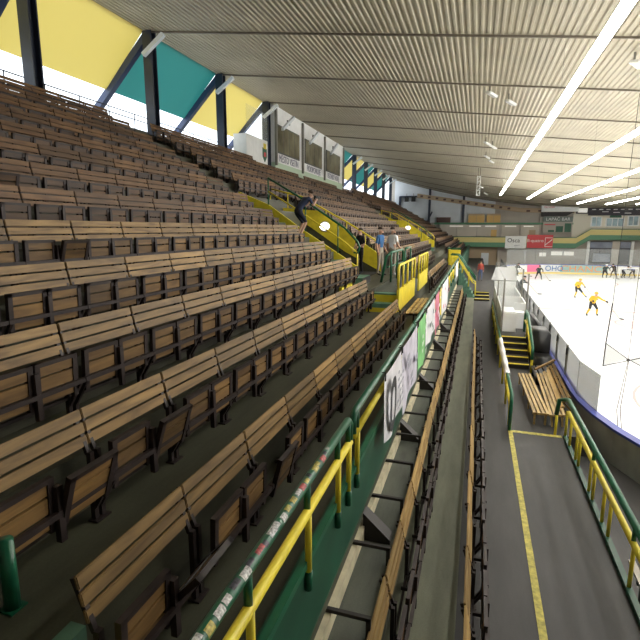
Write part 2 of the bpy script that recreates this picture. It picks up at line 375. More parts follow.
# press box
t = thing('press_box', 'white press box with three dark windows under the roof above the stand', 'press box', (-12.45, 29.85, 3.62))
m2 = MB().mat('white')
def rz_(x): return roofz(x) - 3.62 - .08
Ly = 16.4
m2.prism([(0, .42), (0, rz_(-12.45)), (-.9, rz_(-13.3) if rz_(-13.3) < 4.2 else 4.1), (-.9, .42)], 'y', 0, Ly)
m2.obj('shell', None, t)
m2 = MB().mat('mint'); m2.box(-.9, .02, 0, Ly, -.05, .50); m2.obj('base_strip', None, t)
for i, (a, b) in enumerate(((.3, 4.4), (5.6, 9.75), (11.0, 15.3))):
    w = MB().mat('frame'); w.box(.0, .05, a, b, 1.10, 2.82); wo = w.obj('window', None, t)
    g = MB().mat('glassd')
    for j in range(4): g.box(.04, .06, a + .08 + j * (b - a - .08) / 4, a + (j + 1) * (b - a - .08) / 4, 1.18, 2.74)
    g.obj('pane', None, wo)
    text(('MĚSTO VSETÍN', 'PODPORUJE', 'VSETÍNSKÝ HOKEJ')[i], .62, 'ltext', t, (.03, (a + b) / 2 + .05, .78), (math.pi / 2, 0, math.pi / 2), sx=(.86, 1.0, .72)[i])
    v = MB().mat('frame'); v.box(0, .04, (a + b) / 2 - .25, (a + b) / 2 + .25, 3.15, 3.4); v.obj('vent', None, t)
    s_ = MB().mat('offwhite'); s_.beam((.45, a - .1, 2.45), (.45, a + 1.9, 3.55), .16, .16); s_.obj('strut', None, t)
for yy in (.02, 5.0, 10.4, 16.35):
    p = MB().mat('conc'); p.box(.02, .16, yy - .08, yy + .08, .3, 3.75); p.obj('post', None, t)
t = thing('white_booth', 'small white booth with a crest on its end, beside the press box', 'booth', (-12.5, 25.9, 3.72))
m2 = MB().mat('white'); m2.box(-.8, 0, 0, 2.9, 0, 1.45); m2.mat('mint'); m2.box(-.8, .02, 0, 2.9, -.15, 0); m2.obj('shell', None, t)
m2 = MB().mat('clear'); m2.box(-.05, 0, .1, 2.9, 1.45, 3.0); m2.obj('glazing', None, t)
m2 = MB().mat('dgreen'); m2.prism([(2.15, 1.0), (2.75, 1.0), (2.75, .5), (2.45, .2), (2.15, .5)], 'x', .0, .02); m2.mat('yellow'); m2.prism([(2.25, 1.25), (2.65, 1.25), (2.65, .95), (2.25, .95)], 'x', .02, .03); m2.mat('red'); m2.box(.02, .03, 2.3, 2.6, .5, .75); m2.obj('crest', None, t)

# ------------------------------------------------------------------ benches
BL = 1.0
def slatbox(mb, p, d, nrm, w, th, y0, y1, ch=.0):
    # slat centred at p in the xz plane, width w along d, thickness th along nrm
    c = []
    for i, j in ((-1, -1), (1, -1), (1, 1), (-1, 1)): c.append((p[0] + d[0] * i * w / 2 + nrm[0] * j * th / 2, p[1] + d[1] * i * w / 2 + nrm[1] * j * th / 2))
    mb.prism(c, 'y', y0, y1)
def m_back(mb, key):
    mb.mat(key); d = Vector((-.21, .978)); nr = Vector((.978, .21))
    for t_ in (.046, .146, .246):
        p = Vector((0, .88)) - d * t_
        y0, y1 = .008, BL - .002
        slatbox(mb, p, d, nr, .081, .024, y0, y1)
def m_frame(mb):
    mb.mat('steel')
    for y in (.035, BL - .035):
        mb.box(.085, .125, y - .02, y + .02, 0, .56); mb.beam((.085, y, .54), (-.03, y, .85), .03, .03)
        mb.beam((.11, y, .10), (.27, y, .36), .03, .03)
        mb.box(.07, .16, y - .04, y + .04, 0, .015)
    mb.box(.255, .29, .0, BL, .345, .385); mb.box(.10, .13, 0, BL, .17, .20)
    mb.box(.105, .285, .49, .51, .345, .385); mb.box(.24, .285, .475, .525, .16, .56)
def m_seat_wood(mb, key):
    mb.mat('seat_' + key)
    for z0, z1 in ((-.17, -.085), (-.055, .055), (.075, .155)): mb.box(-.012, .012, -.185, .185, z0, z1)
def m_seat_frame(mb):
    mb.mat('steel')
    mb.box(-.02, .022, -.225, -.175, -.2, .19); mb.box(-.02, .022, .175, .225, -.2, .19); mb.box(-.02, .022, -.225, .225, .155, .19); mb.box(-.024, -.012, -.2, .2, -.02, .0)
meshes = {}
for key in ('wood_gold', 'wood_dark', 'wood_tread'):
    a = MB(); m_back(a, key); meshes['back', key] = a.mesh('backrest', bevel=.006)
    a = MB(); m_seat_wood(a, key); meshes['seat', key] = a.mesh('seat')
    a = MB(); m_back(a, key); m_frame(a)
    for y in (.265, .735):
        b = MB(); m_seat_wood(b, key); m_seat_frame(b)
        o = len(a.v); a.v += [(v[0] + .225, v[1] + y, v[2] + .44) for v in b.v]
        for f, mi in zip(b.f, b.m):
            a.f.append([i + o for i in f]); mm = b.mats[mi]
            if mm not in a.mats: a.mats.append(mm)
            a.m.append(a.mats.index(mm))
    meshes['far', key] = a.mesh('tip_up_bench'); meshes['farmb', key] = a
a = MB(); m_frame(a); meshes['frame'] = a.mesh('bench_frame')
a = MB(); m_seat_frame(a); meshes['seatframe'] = a.mesh('seat_frame')
def bench(x, y, z, key, label, group, down=(0, 0), full=True):
    if not full:
        o = link('tip_up_bench', meshes['far', key], None, (x, y, z)); return tag(o, label, 'bench', group)
    t = thing('tip_up_bench', label, 'bench', (x, y, z), 0, group)
    link('backrest', meshes['back', key], t); link('bench_frame', meshes['frame'], t)
    for j, yy in enumerate((.265, .735)):
        r = (0, .04, 0); l = (.225, yy, .44)
        if down[j]: r = (0, down[j], 0); l = (.30, yy, .44)
        s_ = link('seat', meshes['seat', key], t, l, r); link('seat_frame', meshes['seatframe'], s_)
    return t
NB = 0
UNIT = 1.01
for k in range(1, 14):
    yend = 12.9 if k <= 2 else 14.6
    ymin = max(1.8, .74 * abs(bx(k)) - 1.0)
    n = int((yend - ymin + .2) / UNIT)
    for j in range(n):
        y = yend - (j + 1) * UNIT
        if k <= 2 and j == n - 1: y = max(y, 1.8)
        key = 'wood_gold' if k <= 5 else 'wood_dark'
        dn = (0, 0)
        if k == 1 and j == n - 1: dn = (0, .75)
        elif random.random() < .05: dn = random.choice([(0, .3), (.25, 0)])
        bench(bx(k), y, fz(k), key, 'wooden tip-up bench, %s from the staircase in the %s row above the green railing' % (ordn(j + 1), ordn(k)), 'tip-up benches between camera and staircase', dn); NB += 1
for j in range(28):
    y = 2.45 + j * UNIT
    bench(-.70 + random.uniform(-.01, .01), y, LF, 'wood_tread', 'tip-up bench seen from above beside the pale walkway, %s from the near end' % ordn(j + 1), 'benches behind the concrete walkway', full=j < 12); NB += 1
for j in range(17):
    y = 2.75 + j * UNIT
    bench(.10 + random.uniform(-.01, .01), y, AISLE, 'wood_tread', 'tip-up bench backing on the walkway and facing the dark aisle, %s from the near end' % ordn(j + 1), 'benches along the dark aisle', full=j < 12); NB += 1
cand = []
for k in range(1, 14):
    y = 21.3 if k <= 8 else 16.9
    i = 0
    while y < 76:
        skip = (k == 13 and 25.3 < y < 47.5) or (3 <= k <= 9 and 39.4 < y < 46.3) or (39.4 < y < 42) or (k <= 2 and (31.5 < y < 36.5 or 41 < y < 46)) or (k <= 2 and 36 < y < 39.5)
        if not skip:
            i += 1; cand.append((k, i, y))
        y += UNIT
        if abs((y - 16.9) % 14.0) < .5: y += 1.1
cand.sort(key=lambda c: (c[2] ** 2 + (bx(c[0]) * .6) ** 2))
NI = 299 - NB
for k, i, y in cand[:NI]:
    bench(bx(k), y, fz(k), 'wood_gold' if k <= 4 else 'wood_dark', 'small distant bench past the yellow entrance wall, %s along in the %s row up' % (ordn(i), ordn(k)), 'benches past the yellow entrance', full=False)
allm = MB()
src = meshes['farmb', 'wood_dark']; allm.mats = list(src.mats)
for k, i, y in cand[NI:]:
    o = len(allm.v); X, Z = bx(k), fz(k)
    allm.v += [(v[0] + X, v[1] + y, v[2] + Z) for v in src.v]; allm.f += [[q + o for q in f] for f in src.f]; allm.m += src.m
tag(allm.obj('distant_benches'), 'mass of small brown benches filling the far half of the stand', 'benches', None, 'stuff')

# open slat bench by the yellow balustrade (seats folded down)
for j in range(3):
    t = thing('slatted_bench', 'pale slatted bench with open seats below the yellow balustrade, %s from the steps' % ordn(j + 1), 'bench', (-1.42, 13.35 + j * 1.05, fz(1)), 0, 'open benches below the balustrade')
    for q in range(4):
        m2 = MB().mat('wood_pale'); m2.box(-.36 + q * .13, -.27 + q * .13, 0, 1.0, .40 + q * .012, .43 + q * .012); m2.obj('slat', None, t)
    m2 = MB().mat('steel')
    for yy in (.08, .92): m2.box(-.34, .10, yy - .02, yy + .02, .36, .40); m2.box(-.15, -.11, yy - .02, yy + .02, 0, .36)
    m2.obj('bench_frame', None, t)

# ------------------------------------------------------------------ staircase by the photographer
def staircase(y0, y1, label, kmax=13):
    t = thing('staircase', label, 'staircase', (0, 0, 0))
    for k in range(3, kmax + 1):
        m2 = MB().mat('treadgreen'); m2.box(T(k), T(k) + .42, y0, y1, fz(k) + .002, fz(k) + .24); m2.mat('iron'); m2.box(T(k) + .42, T(k) + .425, y0, y1, fz(k) + .01, fz(k) + .235)
        m2.mat('treadgreen'); m2.box(T(k) - .42, T(k) - .0, y0, y1, fz(k + 1) + .001, fz(k + 1) + .012)
        m2.obj('step', None, t)
    return t
staircase(14.75, 15.92, 'green-treaded staircase climbing the stand under the crouching photographer')
staircase(40.5, 41.8, 'distant green staircase climbing beside the far yellow balustrade')
def balustrade(yn, yf, tagname):
    # near stringer
    t = thing('stair_balustrade', ('yellow stair parapet with green handrail beside the crouching photographer', 'distant yellow stair parapet with green handrail')[tagname], 'railing', (0, yn, 0))
    top = [(-8.05, 1.25), (-6.92, .79), (-5.79, .02), (-4.19, -.97), (-3.72, -1.28)]
    m2 = MB().mat('yellow'); m2.prism(top + [(-3.72, -1.735), (-4.3, -1.62), (-5.79, -.62), (-6.92, .1), (-8.05, .62)], 'y', -.12, .0); m2.obj('parapet', None, t)
    rail = [(-6.95, .85 - .06), (-6.95, 1.69), (-5.78, 1.02), (-4.2, .0), (-3.78, -.42), (-3.70, -.6), (-3.76, -.8), (-3.9, -.78)]
    m2 = MB().mat('green'); m2.tube([(p[0], -.06, p[1]) for p in rail[1:]], .035, 8); m2.obj('top_rail', None, t, True)
    m2 = MB().mat('yellow'); m2.tube([(-6.95, -.06, 1.25), (-5.78, -.06, .55), (-4.2, -.06, -.45), (-3.78, -.06, -.8)], .028, 8); m2.obj('mid_rail', None, t, True)
    for xx, zt, zb in ((-6.95, 1.69, .75), (-5.6, .9, -.15), (-4.45, .15, -.85), (-3.77, -.75, -1.735)):
        m2 = MB().mat('yellow' if xx > -4 else 'green'); m2.tube([(xx, -.06, zb), (xx, -.06, zt)], .026, 8); m2.obj('post', None, t, True)
    # far wall
    t = thing('entrance_parapet', ('broad yellow parapet with round lamp and yellow handrail behind the photographer', 'distant yellow parapet with lamp and handrail')[tagname], 'parapet', (0, yf, 0))
    m2 = MB().mat('yellow'); m2.prism([(-8.26, .88), (-6.34, .72), (-5.25, -.06), (-3.7, -1.10), (-3.7, -1.74), (-5.24, -.95), (-6.74, .04)], 'y', -.02, .10); m2.obj('parapet', None, t)
    m2 = MB().mat('yellow'); m2.tube([(-8.7, .04, 1.69), (-7.19, .04, 1.32), (-5.26, .04, .3), (-3.98, .04, -.46), (-3.72, .04, -.75)], .035, 8); m2.obj('top_rail', None, t, True)
    for xx, zt, zb in ((-8.6, 1.66, .75), (-7.8, 1.48, .8), (-7.0, 1.2, .72), (-6.1, .75, .5), (-5.2, .27, -.1), (-4.4, -.2, -.6), (-3.75, -.75, -1.1)):
        m2 = MB().mat('yellow'); m2.tube([(xx, .04, zb), (xx, .04, zt)], .026, 8); m2.obj('post', None, t, True)
    m2 = MB().mat('lamp'); m2.ball((0, 0, 0), (.20, .08, .15), 14, 8); lo = m2.obj('lamp_shade', None, t, True, loc=(-6.12, -.08, .08))
    m2 = MB().mat('white'); m2.tube([(0, .02, 0), (0, .07, 0)], .22, 14); m2.obj('lamp_base', None, t, True, loc=(-6.12, -.08, .08))
balustrade(16.08, 20.0, 0); balustrade(42.0, 46.0, 1)

# landing platform and its yellow-edged steps
m2 = MB().mat('bay'); m2.box(-2.80, -1.96, 13.55, 21.0, fz(2), -1.742); struct('floor_landing', m2)
t = thing('landing_steps', 'two yellow-edged steps rising to the landing where the men stand', 'steps', (-2.36, 13.0, fz(2)))
for i in range(2):
    m2 = MB().mat('yellow'); m2.box(-.42, .40, i * .3 - .05, .57, i * .24, i * .24 + .12 if i == 0 else i * .24 + .20); m2.mat('treadgreen'); m2.box(-.42, .40, i * .3 - .05, .57, i * .24 + (.12 if i == 0 else .20), i * .24 + .238); m2.obj('step', None, t)
m2 = MB().mat('yellow'); m2.box(-3.64, -3.56, 13.3, 14.7, fz(3) - .2, fz(3) + .10); struct('trim_4', m2)
for i, (a, b) in enumerate(((13.03, 16.6), (17.8, 21.0))):
    t = thing('landing_balustrade', ('yellow panelled balustrade in front of the landing, just beyond the steps', 'second yellow panelled balustrade, past the gap in the landing front')[i], 'railing', (-1.94, a, 0), 0, 'yellow balustrades of the landing')
    Ln = b - a
    m2 = MB().mat('yellow'); m2.box(-.03, .03, 0, Ln, fz(1) + .5, -1.62); m2.obj('panel', None, t)
    m2 = MB().mat('yellow'); m2.tube([(0, .0, -1.5), (0, .0, -1.05), (0, .12, -.96), (0, Ln - .12, -.96), (0, Ln, -1.05), (0, Ln, -1.6)], .035, 8); m2.obj('top_rail', None, t, True)
    for yy in (0.05, .9, 1.8, Ln - .7): 
        m2 = MB().mat('yellow'); m2.tube([(0, yy, -1.7), (0, yy, -.97)], .028, 8); m2.obj('post', None, t, True)
t = thing('landing_rail', 'dark green pipe railing on the landing behind the yellow balustrade', 'railing', (-2.6, 16.0, -1.74))
m2 = MB().mat('green'); m2.tube([(-.35, 0, 0), (-.2, 0, .85), (-.05, .1, .98), (-.05, 2.6, .98), (-.05, 2.8, .85), (-.05, 2.8, 0)], .045, 8); m2.obj('top_rail', None, t, True)
m2 = MB().mat('green'); m2.tube([(-.15, 0, .5), (-.05, 2.8, .5)], .03, 8); m2.obj('mid_rail', None, t, True)
for yy in (.1, 1.4, 3.4, 5.0):
    m2 = MB().mat('green'); m2.tube([(-.05, yy, 0), (-.05, yy, .98)], .035, 8); m2.obj('post', None, t, True)
m2 = MB().mat('green'); m2.tube([(-.05, 3.4, .98), (-.05, 5.0, .98)], .045, 8); m2.obj('top_rail', None, t, True)

# green pipe post at the near end of row 2
t = thing('stub_post', 'short thick green pipe post at the near end of the second bench row', 'post', (-2.5, 1.88, fz(2)))
m2 = MB().mat('green'); m2.tube([(0, 0, 0), (0, 0, .45)], .045, 12); m2.obj('pipe', None, t, True)
m2 = MB().mat('green'); m2.box(-.055, .055, -.055, .055, 0, .01); m2.obj('base_plate', None, t)

# ------------------------------------------------------------------ front guard rail
def guard(y0, y1, label, stickers=False, first=False):
    t = thing('guard_rail', label, 'railing', (-1.04, y0, 0), 0, 'front guard rail of the stand'); Ln = y1 - y0
    m2 = MB().mat('green'); m2.tube([(0, 0, -1.95), (0, .0, -1.80), (0, .06, -1.745), (0, Ln - .06, -1.745), (0, Ln, -1.80), (0, Ln, -1.95)], .036, 12); m2.obj('top_rail', None, t, True)
    m2 = MB().mat('yellow'); m2.tube([(.005, 0, -1.98), (.005, Ln, -1.98)], .034, 12); m2.obj('mid_rail', None, t, True)
    n = max(2, round(Ln / 1.9)); ys = [Ln * i / (n) for i in range(n + 1)]
    ys = [max(.16, min(Ln - .16, q)) for q in ys]
    if stickers: ys = [.1, 2.0, 3.95, 4.9, Ln - .42, Ln - .05]; 
    for q in ys:
        m2 = MB().mat('green'); m2.tube([(0, q, -1.96), (0, q, -1.75)], .026, 10); m2.mat('yellow'); m2.tube([(.01, q, -2.46), (.01, q, -1.98)], .026, 10); m2.mat('green'); m2.tube([(.012, q, -2.60), (.012, q, -2.45)], .03, 10); m2.obj('post', None, t, True)
    if stickers:
        for i in range(26):
            yy = 3.15 + i * .088 + random.uniform(-.01, .01); ln = random.uniform(.04, .085); th0 = random.uniform(-.5, .3)
            m2 = MB().mat(random.choice(['stk_a', 'stk_a', 'stk_b', 'stk_c', 'stk_d', 'stk_c'])); vs = []; nn = 5; wid = random.uniform(.7, 1.3)
            for e in (0, ln):
                for q in range(nn):
                    an = th0 + wid * q / (nn - 1); vs.append((.0375 * math.sin(an), yy + e, -1.745 + .0375 * math.cos(an)))
            m2.add(vs, [[q, q + 1, nn + q + 1, nn + q] for q in range(nn - 1)]); m2.obj('sticker', None, t)
guard(-1.9, 4.22, 'nearest length of green and yellow guard rail, covered in torn stickers', True)
GR = [(4.36, 9.0), (9.1, 14.0), (14.1, 19.5), (19.6, 25.2), (25.3, 31.5)]
for i, (a, b) in enumerate(GR):
    guard(a, b, ('guard rail length carrying the white banner with the large black oval', 'guard rail length carrying the green banner', 'guard rail length carrying the pink banner', 'guard rail length past the pink banner', 'farthest guard rail length, ending at the lower stairs')[i])

# banners
def banner(y0, y1, zb, mat, label, deco=None):
    t = thing('banner', label, 'banner', (-.985, y0, -1.75), 0, 'banners hung on the guard rail'); W = y1 - y0; H = -1.75 - zb
    n, q = 12, 6; vs = []; fs = []
    for j in range(q + 1):
        for i in range(n + 1):
            u = i / n; v = j / q
            vs.append((.02 + .02 * math.sin(u * 9 + y0) * v + .03 * v, u * W, -v * (H + .04 * math.sin(u * 6 + y0)) - .02 * math.sin(u * math.pi) * (1 - v)))
    for j in range(q):
        for i in range(n): fs.append([j * (n + 1) + i, j * (n + 1) + i + 1, (j + 1) * (n + 1) + i + 1, (j + 1) * (n + 1) + i])
    m2 = MB().mat(mat); m2.add(vs, fs); m2.obj('cloth', None, t, True)
    for yy in (.03, W - .03):
        m2 = MB().mat('cable'); m2.tube([(-.02, yy, .05), (.03, yy, .045), (.03, yy, -.06)], .008, 6); m2.obj('tie', None, t)
    if deco: deco(t, W, H)
def d_oval(t, W, H):
    m2 = MB().mat('ink'); n = 28
    yc = .36; zc = -H * .52
    vs = []
    for a_, r_ in ((.24, .36), (.11, .22)):
        for i in range(n):
            an = 2 * math.pi * i / n; vs.append((.085, yc + a_ * math.copysign(abs(math.cos(an)) ** .8, math.cos(an)), zc + r_ * math.copysign(abs(math.sin(an)) ** .8, math.sin(an))))
    m2.add(vs, [[i, (i + 1) % n, n + (i + 1) % n, n + i] for i in range(n)]); m2.obj('oval_mark', None, t)
    for r_ in range(6):
        for c_ in range(3):
            if random.random() < .75: m2 = MB().mat('inkgrey'); m2.box(.084, .087, .74 + c_ * .2, .74 + c_ * .2 + random.uniform(.06, .16), -H * (.15 + .12 * r_) - .035, -H * (.15 + .12 * r_)); m2.obj('print', None, t)
def d_print(key):
    def f(t, W, H):
        for i in range(5):
            m2 = MB().mat(key); a = random.uniform(.08, W - .45); z = -.14 - (H - .42) * i / 4; m2.box(.084, .087, a, a + random.uniform(.15, .38), z - random.uniform(.06, .12), z); m2.obj('print', None, t)
    return f
banner(5.62, 7.02, -2.62, 'banner', 'white banner with a large black oval hanging on the green guard rail', d_oval)
banner(7.06, 9.05, -2.74, 'bannerl', 'lilac-grey printed banner hanging beside the white banner with black oval', d_print('inkgrey'))
banner(9.13, 10.6, -2.76, 'bannerg', 'light green banner hanging on the guard rail', d_print('mint'))
banner(10.72, 12.9, -2.60, 'banner', 'white banner with dark green print between the green and pink banners', d_print('greenwall'))
banner(13.08, 14.6, -2.76, 'bannerp', 'pink banner hanging on the guard rail', d_print('banner'))
banner(14.7, 15.5, -2.6, 'bannery', 'narrow yellow banner hanging between pink and white banners', None)
banner(15.62, 19.2, -2.8, 'banner', 'white banner with pink print, beyond the yellow banner', d_print('bannerp'))
banner(25.6, 29.0, -2.6, 'banner', 'small far white banner near the lower stairs', None)

# bars and brackets of the empty row
for j in range(26):
    y = 2.72 + j * 1.02
    m2 = MB().mat('iron'); m2.box(-1.13, -.70, y - .02, y + .02, -3.42, -3.385); m2.box(-.74, -.70, y - .02, y + .02, KF, -3.40)
    tag(m2.obj('support_bar'), 'thin brown iron bar across the empty row below the banners, %s from the near end' % ordn(j + 1), 'bar', 'iron bars across the empty row')
for j, y in enumerate((5.2, 8.1, 11.0, 14.8, 17.6, 21.0)):
    m2 = MB().mat('iron'); m2.prism([(-1.08, KF + .001), (-.76, KF + .001), (-.76, KF + .05), (-1.08, KF + .34)], 'y', y - .09, y + .09)
    tag(m2.obj('wedge_bracket'), 'dark wedge-shaped bracket on the empty row floor, %s from the near end' % ordn(j + 1), 'bracket', 'wedge brackets in the empty row')

# ------------------------------------------------------------------ rinkside rails
t = thing('rinkside_rail', 'green and yellow guard rail along the outer edge of the dark aisle', 'railing', (2.2, 3.0, AISLE)); Ln = 8.95
m2 = MB().mat('green'); m2.tube([(0, 0, .93), (0, Ln - .12, .93), (-.04, Ln, .90), (-.16, Ln + .06, .86), (-.20, Ln + .06, .5)], .05, 12); m2.obj('top_rail', None, t, True)
m2 = MB().mat('yellow'); m2.tube([(0, 0, .68), (0, Ln - .25, .68)], .045, 12); m2.obj('mid_rail', None, t, True)
for y in (.9, 2.4, 3.75, 4.9, 5.3, 6.0, 6.3, 7.3, 7.6, 8.3, 8.85):
    m2 = MB().mat('yellow'); m2.tube([(0, y, .05), (0, y, .66)], .027, 10); m2.obj('post', None, t, True)
m2 = MB().mat('yellow'); m2.tube([(-.19, Ln + .05, 0), (-.19, Ln + .05, .5)], .03, 10); m2.obj('post', None, t, True)
for y in (1.0, 3.8, 6.2):
    m2 = MB().mat('green'); m2.tube([(0, y, .66), (0, y, .93)], .03, 10); m2.obj('riser', None, t, True)
t = thing('aisle_rail', 'green and yellow rail beside the timekeeper steps, partly wrapped in white cloth', 'railing', (1.0, 11.95, AISLE)); Ln = 16.
m2 = MB().mat('green'); m2.tube([(0, 0, .0), (0, 0, .72), (0, .12, .88), (0, Ln, .90)], .042, 10); m2.obj('top_rail', None, t, True)
m2 = MB().mat('yellow'); m2.tube([(0, .1, .55), (0, Ln, .55)], .036, 10); m2.obj('mid_rail', None, t, True)
for y in (.02, .35, 1.9, 3.8, 5.7, 7.6, 9.5, 11.4, 13.3, 15.2):
    m2 = MB().mat('yellow'); m2.tube([(0, y, 0), (0, y, .86 if y > .1 else .6)], .03, 10); m2.obj('post', None, t, True)
m2 = MB().mat('whitecloth'); n = 10; vs = []
for e in range(13):
    for q in range(n):
        an = -1.9 + 3.8 * q / (n - 1); rr = .055 + .01 * math.sin(e * 1.7 + q); dz = -.0
        vs.append((rr * math.sin(an) * 1.1, 1.75 + e * .38, .895 + rr * math.cos(an) - (.16 if q in (0, n - 1) else 0)))
m2.add(vs, [[e * n + q, e * n + q + 1, (e + 1) * n + q + 1, (e + 1) * n + q] for e in range(12) for q in range(n - 1)])
tag(m2.obj('white_cloth', loc=(1.0, 11.95, AISLE)), 'white cloth draped over the aisle rail', 'cloth')

# steps up to the timekeeper platform
t = thing('platform_steps', 'five dark steps with yellow nosings climbing to the timekeeper booth', 'steps', (1.1, 17.7, AISLE))
for i in range(5):
    m2 = MB().mat('iron'); m2.box(0, .85, i * .42, 2.3, i * .15, i * .15 + .15); m2.mat('yellow'); m2.box(0, .85, i * .42 - .02, i * .42 + .09, i * .15 + .145, i * .15 + .165); m2.obj('step', None, t)
m2 = MB().mat('asphalt'); m2.box(1.05, 2.3, 20.0, 31.0, AISLE, -4.0); struct('floor_platform', m2)
t = thing('step_rail', 'short green and yellow handrail on the rink side of the platform steps', 'railing', (1.98, 17.3, AISLE))
m2 = MB().mat('green'); m2.tube([(0, 0, .45), (0, .05, .85), (0, 2.3, 1.6), (0, 3.1, 1.62), (0, 3.3, 1.4), (0, 3.3, .76)], .05, 10); m2.obj('top_rail', None, t, True)
m2 = MB().mat('yellow'); m2.tube([(0, .0, 0), (0, .0, .5), (0, 2.3, 1.22), (0, 3.2, 1.22)], .04, 10); m2.obj('mid_rail', None, t, True)
for y, z0, z1 in ((1.1, .45, 1.15), (2.3, .75, 1.58)):
    m2 = MB().mat('yellow'); m2.tube([(0, y, z0), (0, y, z1)], .03, 10); m2.obj('post', None, t, True)

# timekeeper booth
t = thing('timekeeper_booth', 'white panelled booth with grey clear roof between aisle and rink boards', 'booth', (1.1, 20.4, -4.0))
W, D, H = 1.15, 9.6, 2.1
for (a, b, c, d, z0, z1, k, nm) in ((0, .55, 0, .05, 0, .75, 'white', 'panel'), (.62, W, 2.6, 2.65, 0, .8, 'white', 'panel'), (0, .05, 0, D, 0, .75, 'white', 'panel'), (W - .05, W, 3, D, 0, .75, 'white', 'panel'), (0, W, D - .05, D, 0, 1.2, 'white', 'panel'), (0, W, 5.3, 5.35, 0, .75, 'white', 'panel'),
                                (.0, .03, .05, D, .75, H, 'clear', 'glazing'), (.05, W, 5.3, 5.33, .75, H, 'clear', 'glazing'), (.05, W, D - .04, D - .01, 1.2, H, 'clear', 'glazing')):
    m2 = MB().mat(k); m2.box(a, b, c, d, z0, z1); m2.obj(nm, None, t)
for (px, py) in ((.02, .02), (W - .02, 2.6), (.02, 5.3), (W - .02, 5.3), (.02, D), (W - .02, D)):
    m2 = MB().mat('conc'); m2.box(px - .03, px + .03, py - .03, py + .03, 0, H); m2.obj('post', None, t)
m2 = MB().mat('plexi'); m2.beam((.0, .2, H - .1), (.35, D - 3.6, H + .0), .95, .03); m2.obj('roof', None, t)
m2 = MB().mat('white'); m2.box(.05, .5, .2, 1.5, .72, .77); m2.box(.08, .12, .25, .29, 0, .72); m2.box(.44, .48, 1.4, 1.44, 0, .72)
tag(m2.obj('desk', loc=(1.1, 20.4, -4.0)), 'white desk top inside the near end of the timekeeper booth', 'desk')
m2 = MB().mat('white'); m2.box(0, .35, 0, .06, 0, .62); m2.box(.0, .05, 0, .5, .0, .62); m2.box(0, .35, 0, .5, .62, .66)
tag(m2.obj('cabinet', loc=(1.66, 21.2, -4.0)), 'small open white cabinet standing in the booth doorway', 'cabinet')

# black padded things
t = thing('padded_mat', 'tall black padded mat leaning against the blue-topped boards', 'mat', (2.42, 20.0, -4.75))
m2 = MB().mat('black'); m2.box(-.12, .16, 0, 3.0, .0, 1.15); m2.obj('pad', None, t, True, .07)
m2 = MB().mat('offwhite'); m2.tube([(-.14, .3, .55), (-.2, .5, .50), (-.2, .9, .46), (-.14, 1.1, .5)], .035, 8); m2.obj('strap', None, t, True)
t = thing('black_sofa', 'low black vinyl seat block between the steps and the padded mat', 'seat', (2.08, 17.3, -4.75))
m2 = MB().mat('black'); m2.box(.02, .60, 0, 1.15, .0, .45); m2.obj('seat', None, t, True, .05)
m2 = MB().mat('black'); m2.box(.0, .60, 1.2, 2.6, .0, 1.15); m2.obj('backrest', None, t, True, .05)
t = thing('black_bench', 'row of low black planks lying behind the discarded wooden benches', 'bench', (1.95, 15.7, -4.75))
for i in range(4):
    m2 = MB().mat('black'); m2.box(i * .17, i * .17 + .13, 0, 1.5, .22 + i * .02, .28 + i * .02); m2.obj('plank', None, t)
for yy in (.2, 1.2):
    m2 = MB().mat('iron'); m2.box(.02, .62, yy, yy + .06, 0, .22); m2.obj('trestle', None, t)

# discarded wooden bench frames
def old_bench(x, y, z, Ln, ns, w, rot, label, tip=0., key='wood_pale'):
    t = thing('discarded_bench', label, 'bench', (x, y, z), rot, 'discarded wooden benches beside the boards'); t.rotation_euler = (0, tip, rot)
    for i in range(ns):
        m2 = MB().mat(key); m2.box(i * w / ns, i * w / ns + w / ns * .66, 0, Ln, .30, .335); m2.obj('slat', None, t)
    for i in range(4):
        yy = .08 + i * (Ln - .2) / 3
        m2 = MB().mat(key); m2.box(0, w - .03, yy, yy + .05, .255, .30); m2.box(.03, .07, yy, yy + .05, 0, .26); m2.box(w - .12, w - .08, yy, yy + .05, 0, .26); m2.obj('crosspiece', None, t)
old_bench(1.56, 12.45, AISLE, 3.5, 4, .40, .03, 'pale slatted bench at the aisle side of the discarded pile')
old_bench(1.96, 12.40, AISLE, 3.7, 4, .38, -.02, 'pale slatted bench second from the aisle in the discarded pile', -.12)
old_bench(2.28, 12.9, AISLE + .02, 3.5, 2, .26, -.03, 'narrow tilted bench third from the aisle in the discarded pile', -.55)
old_bench(2.52, 13.3, AISLE + .12, 3.4, 3, .30, -.02, 'bench propped against the boards at the back of the discarded pile', -.75, 'wood_gold')
m2 = MB().mat('wood_gold'); m2.beam((1.95, 16.1, -4.30), (2.55, 16.5, -4.05), .07, .05); tag(m2.obj('loose_batten'), 'loose wooden batten lying across the far end of the discarded benches', 'batten')
t = thing('rinkside_bench', 'grey weathered slat bench beyond the rail at the frame edge', 'bench', (2.34, 4.6, -5.2))
for i in range(5):
    m2 = MB().mat('wood_grey'); m2.box(i * .12, i * .12 + .09, 0, 2.75, .50, .535); m2.obj('slat', None, t)
m2 = MB().mat('iron')
for yy in (.3, 2.3): m2.box(.0, .56, yy, yy + .05, .45, .50); m2.box(.05, .09, yy, yy + .05, 0, .45); m2.box(.48, .52, yy, yy + .05, 0, .45)
m2.obj('bench_frame', None, t)

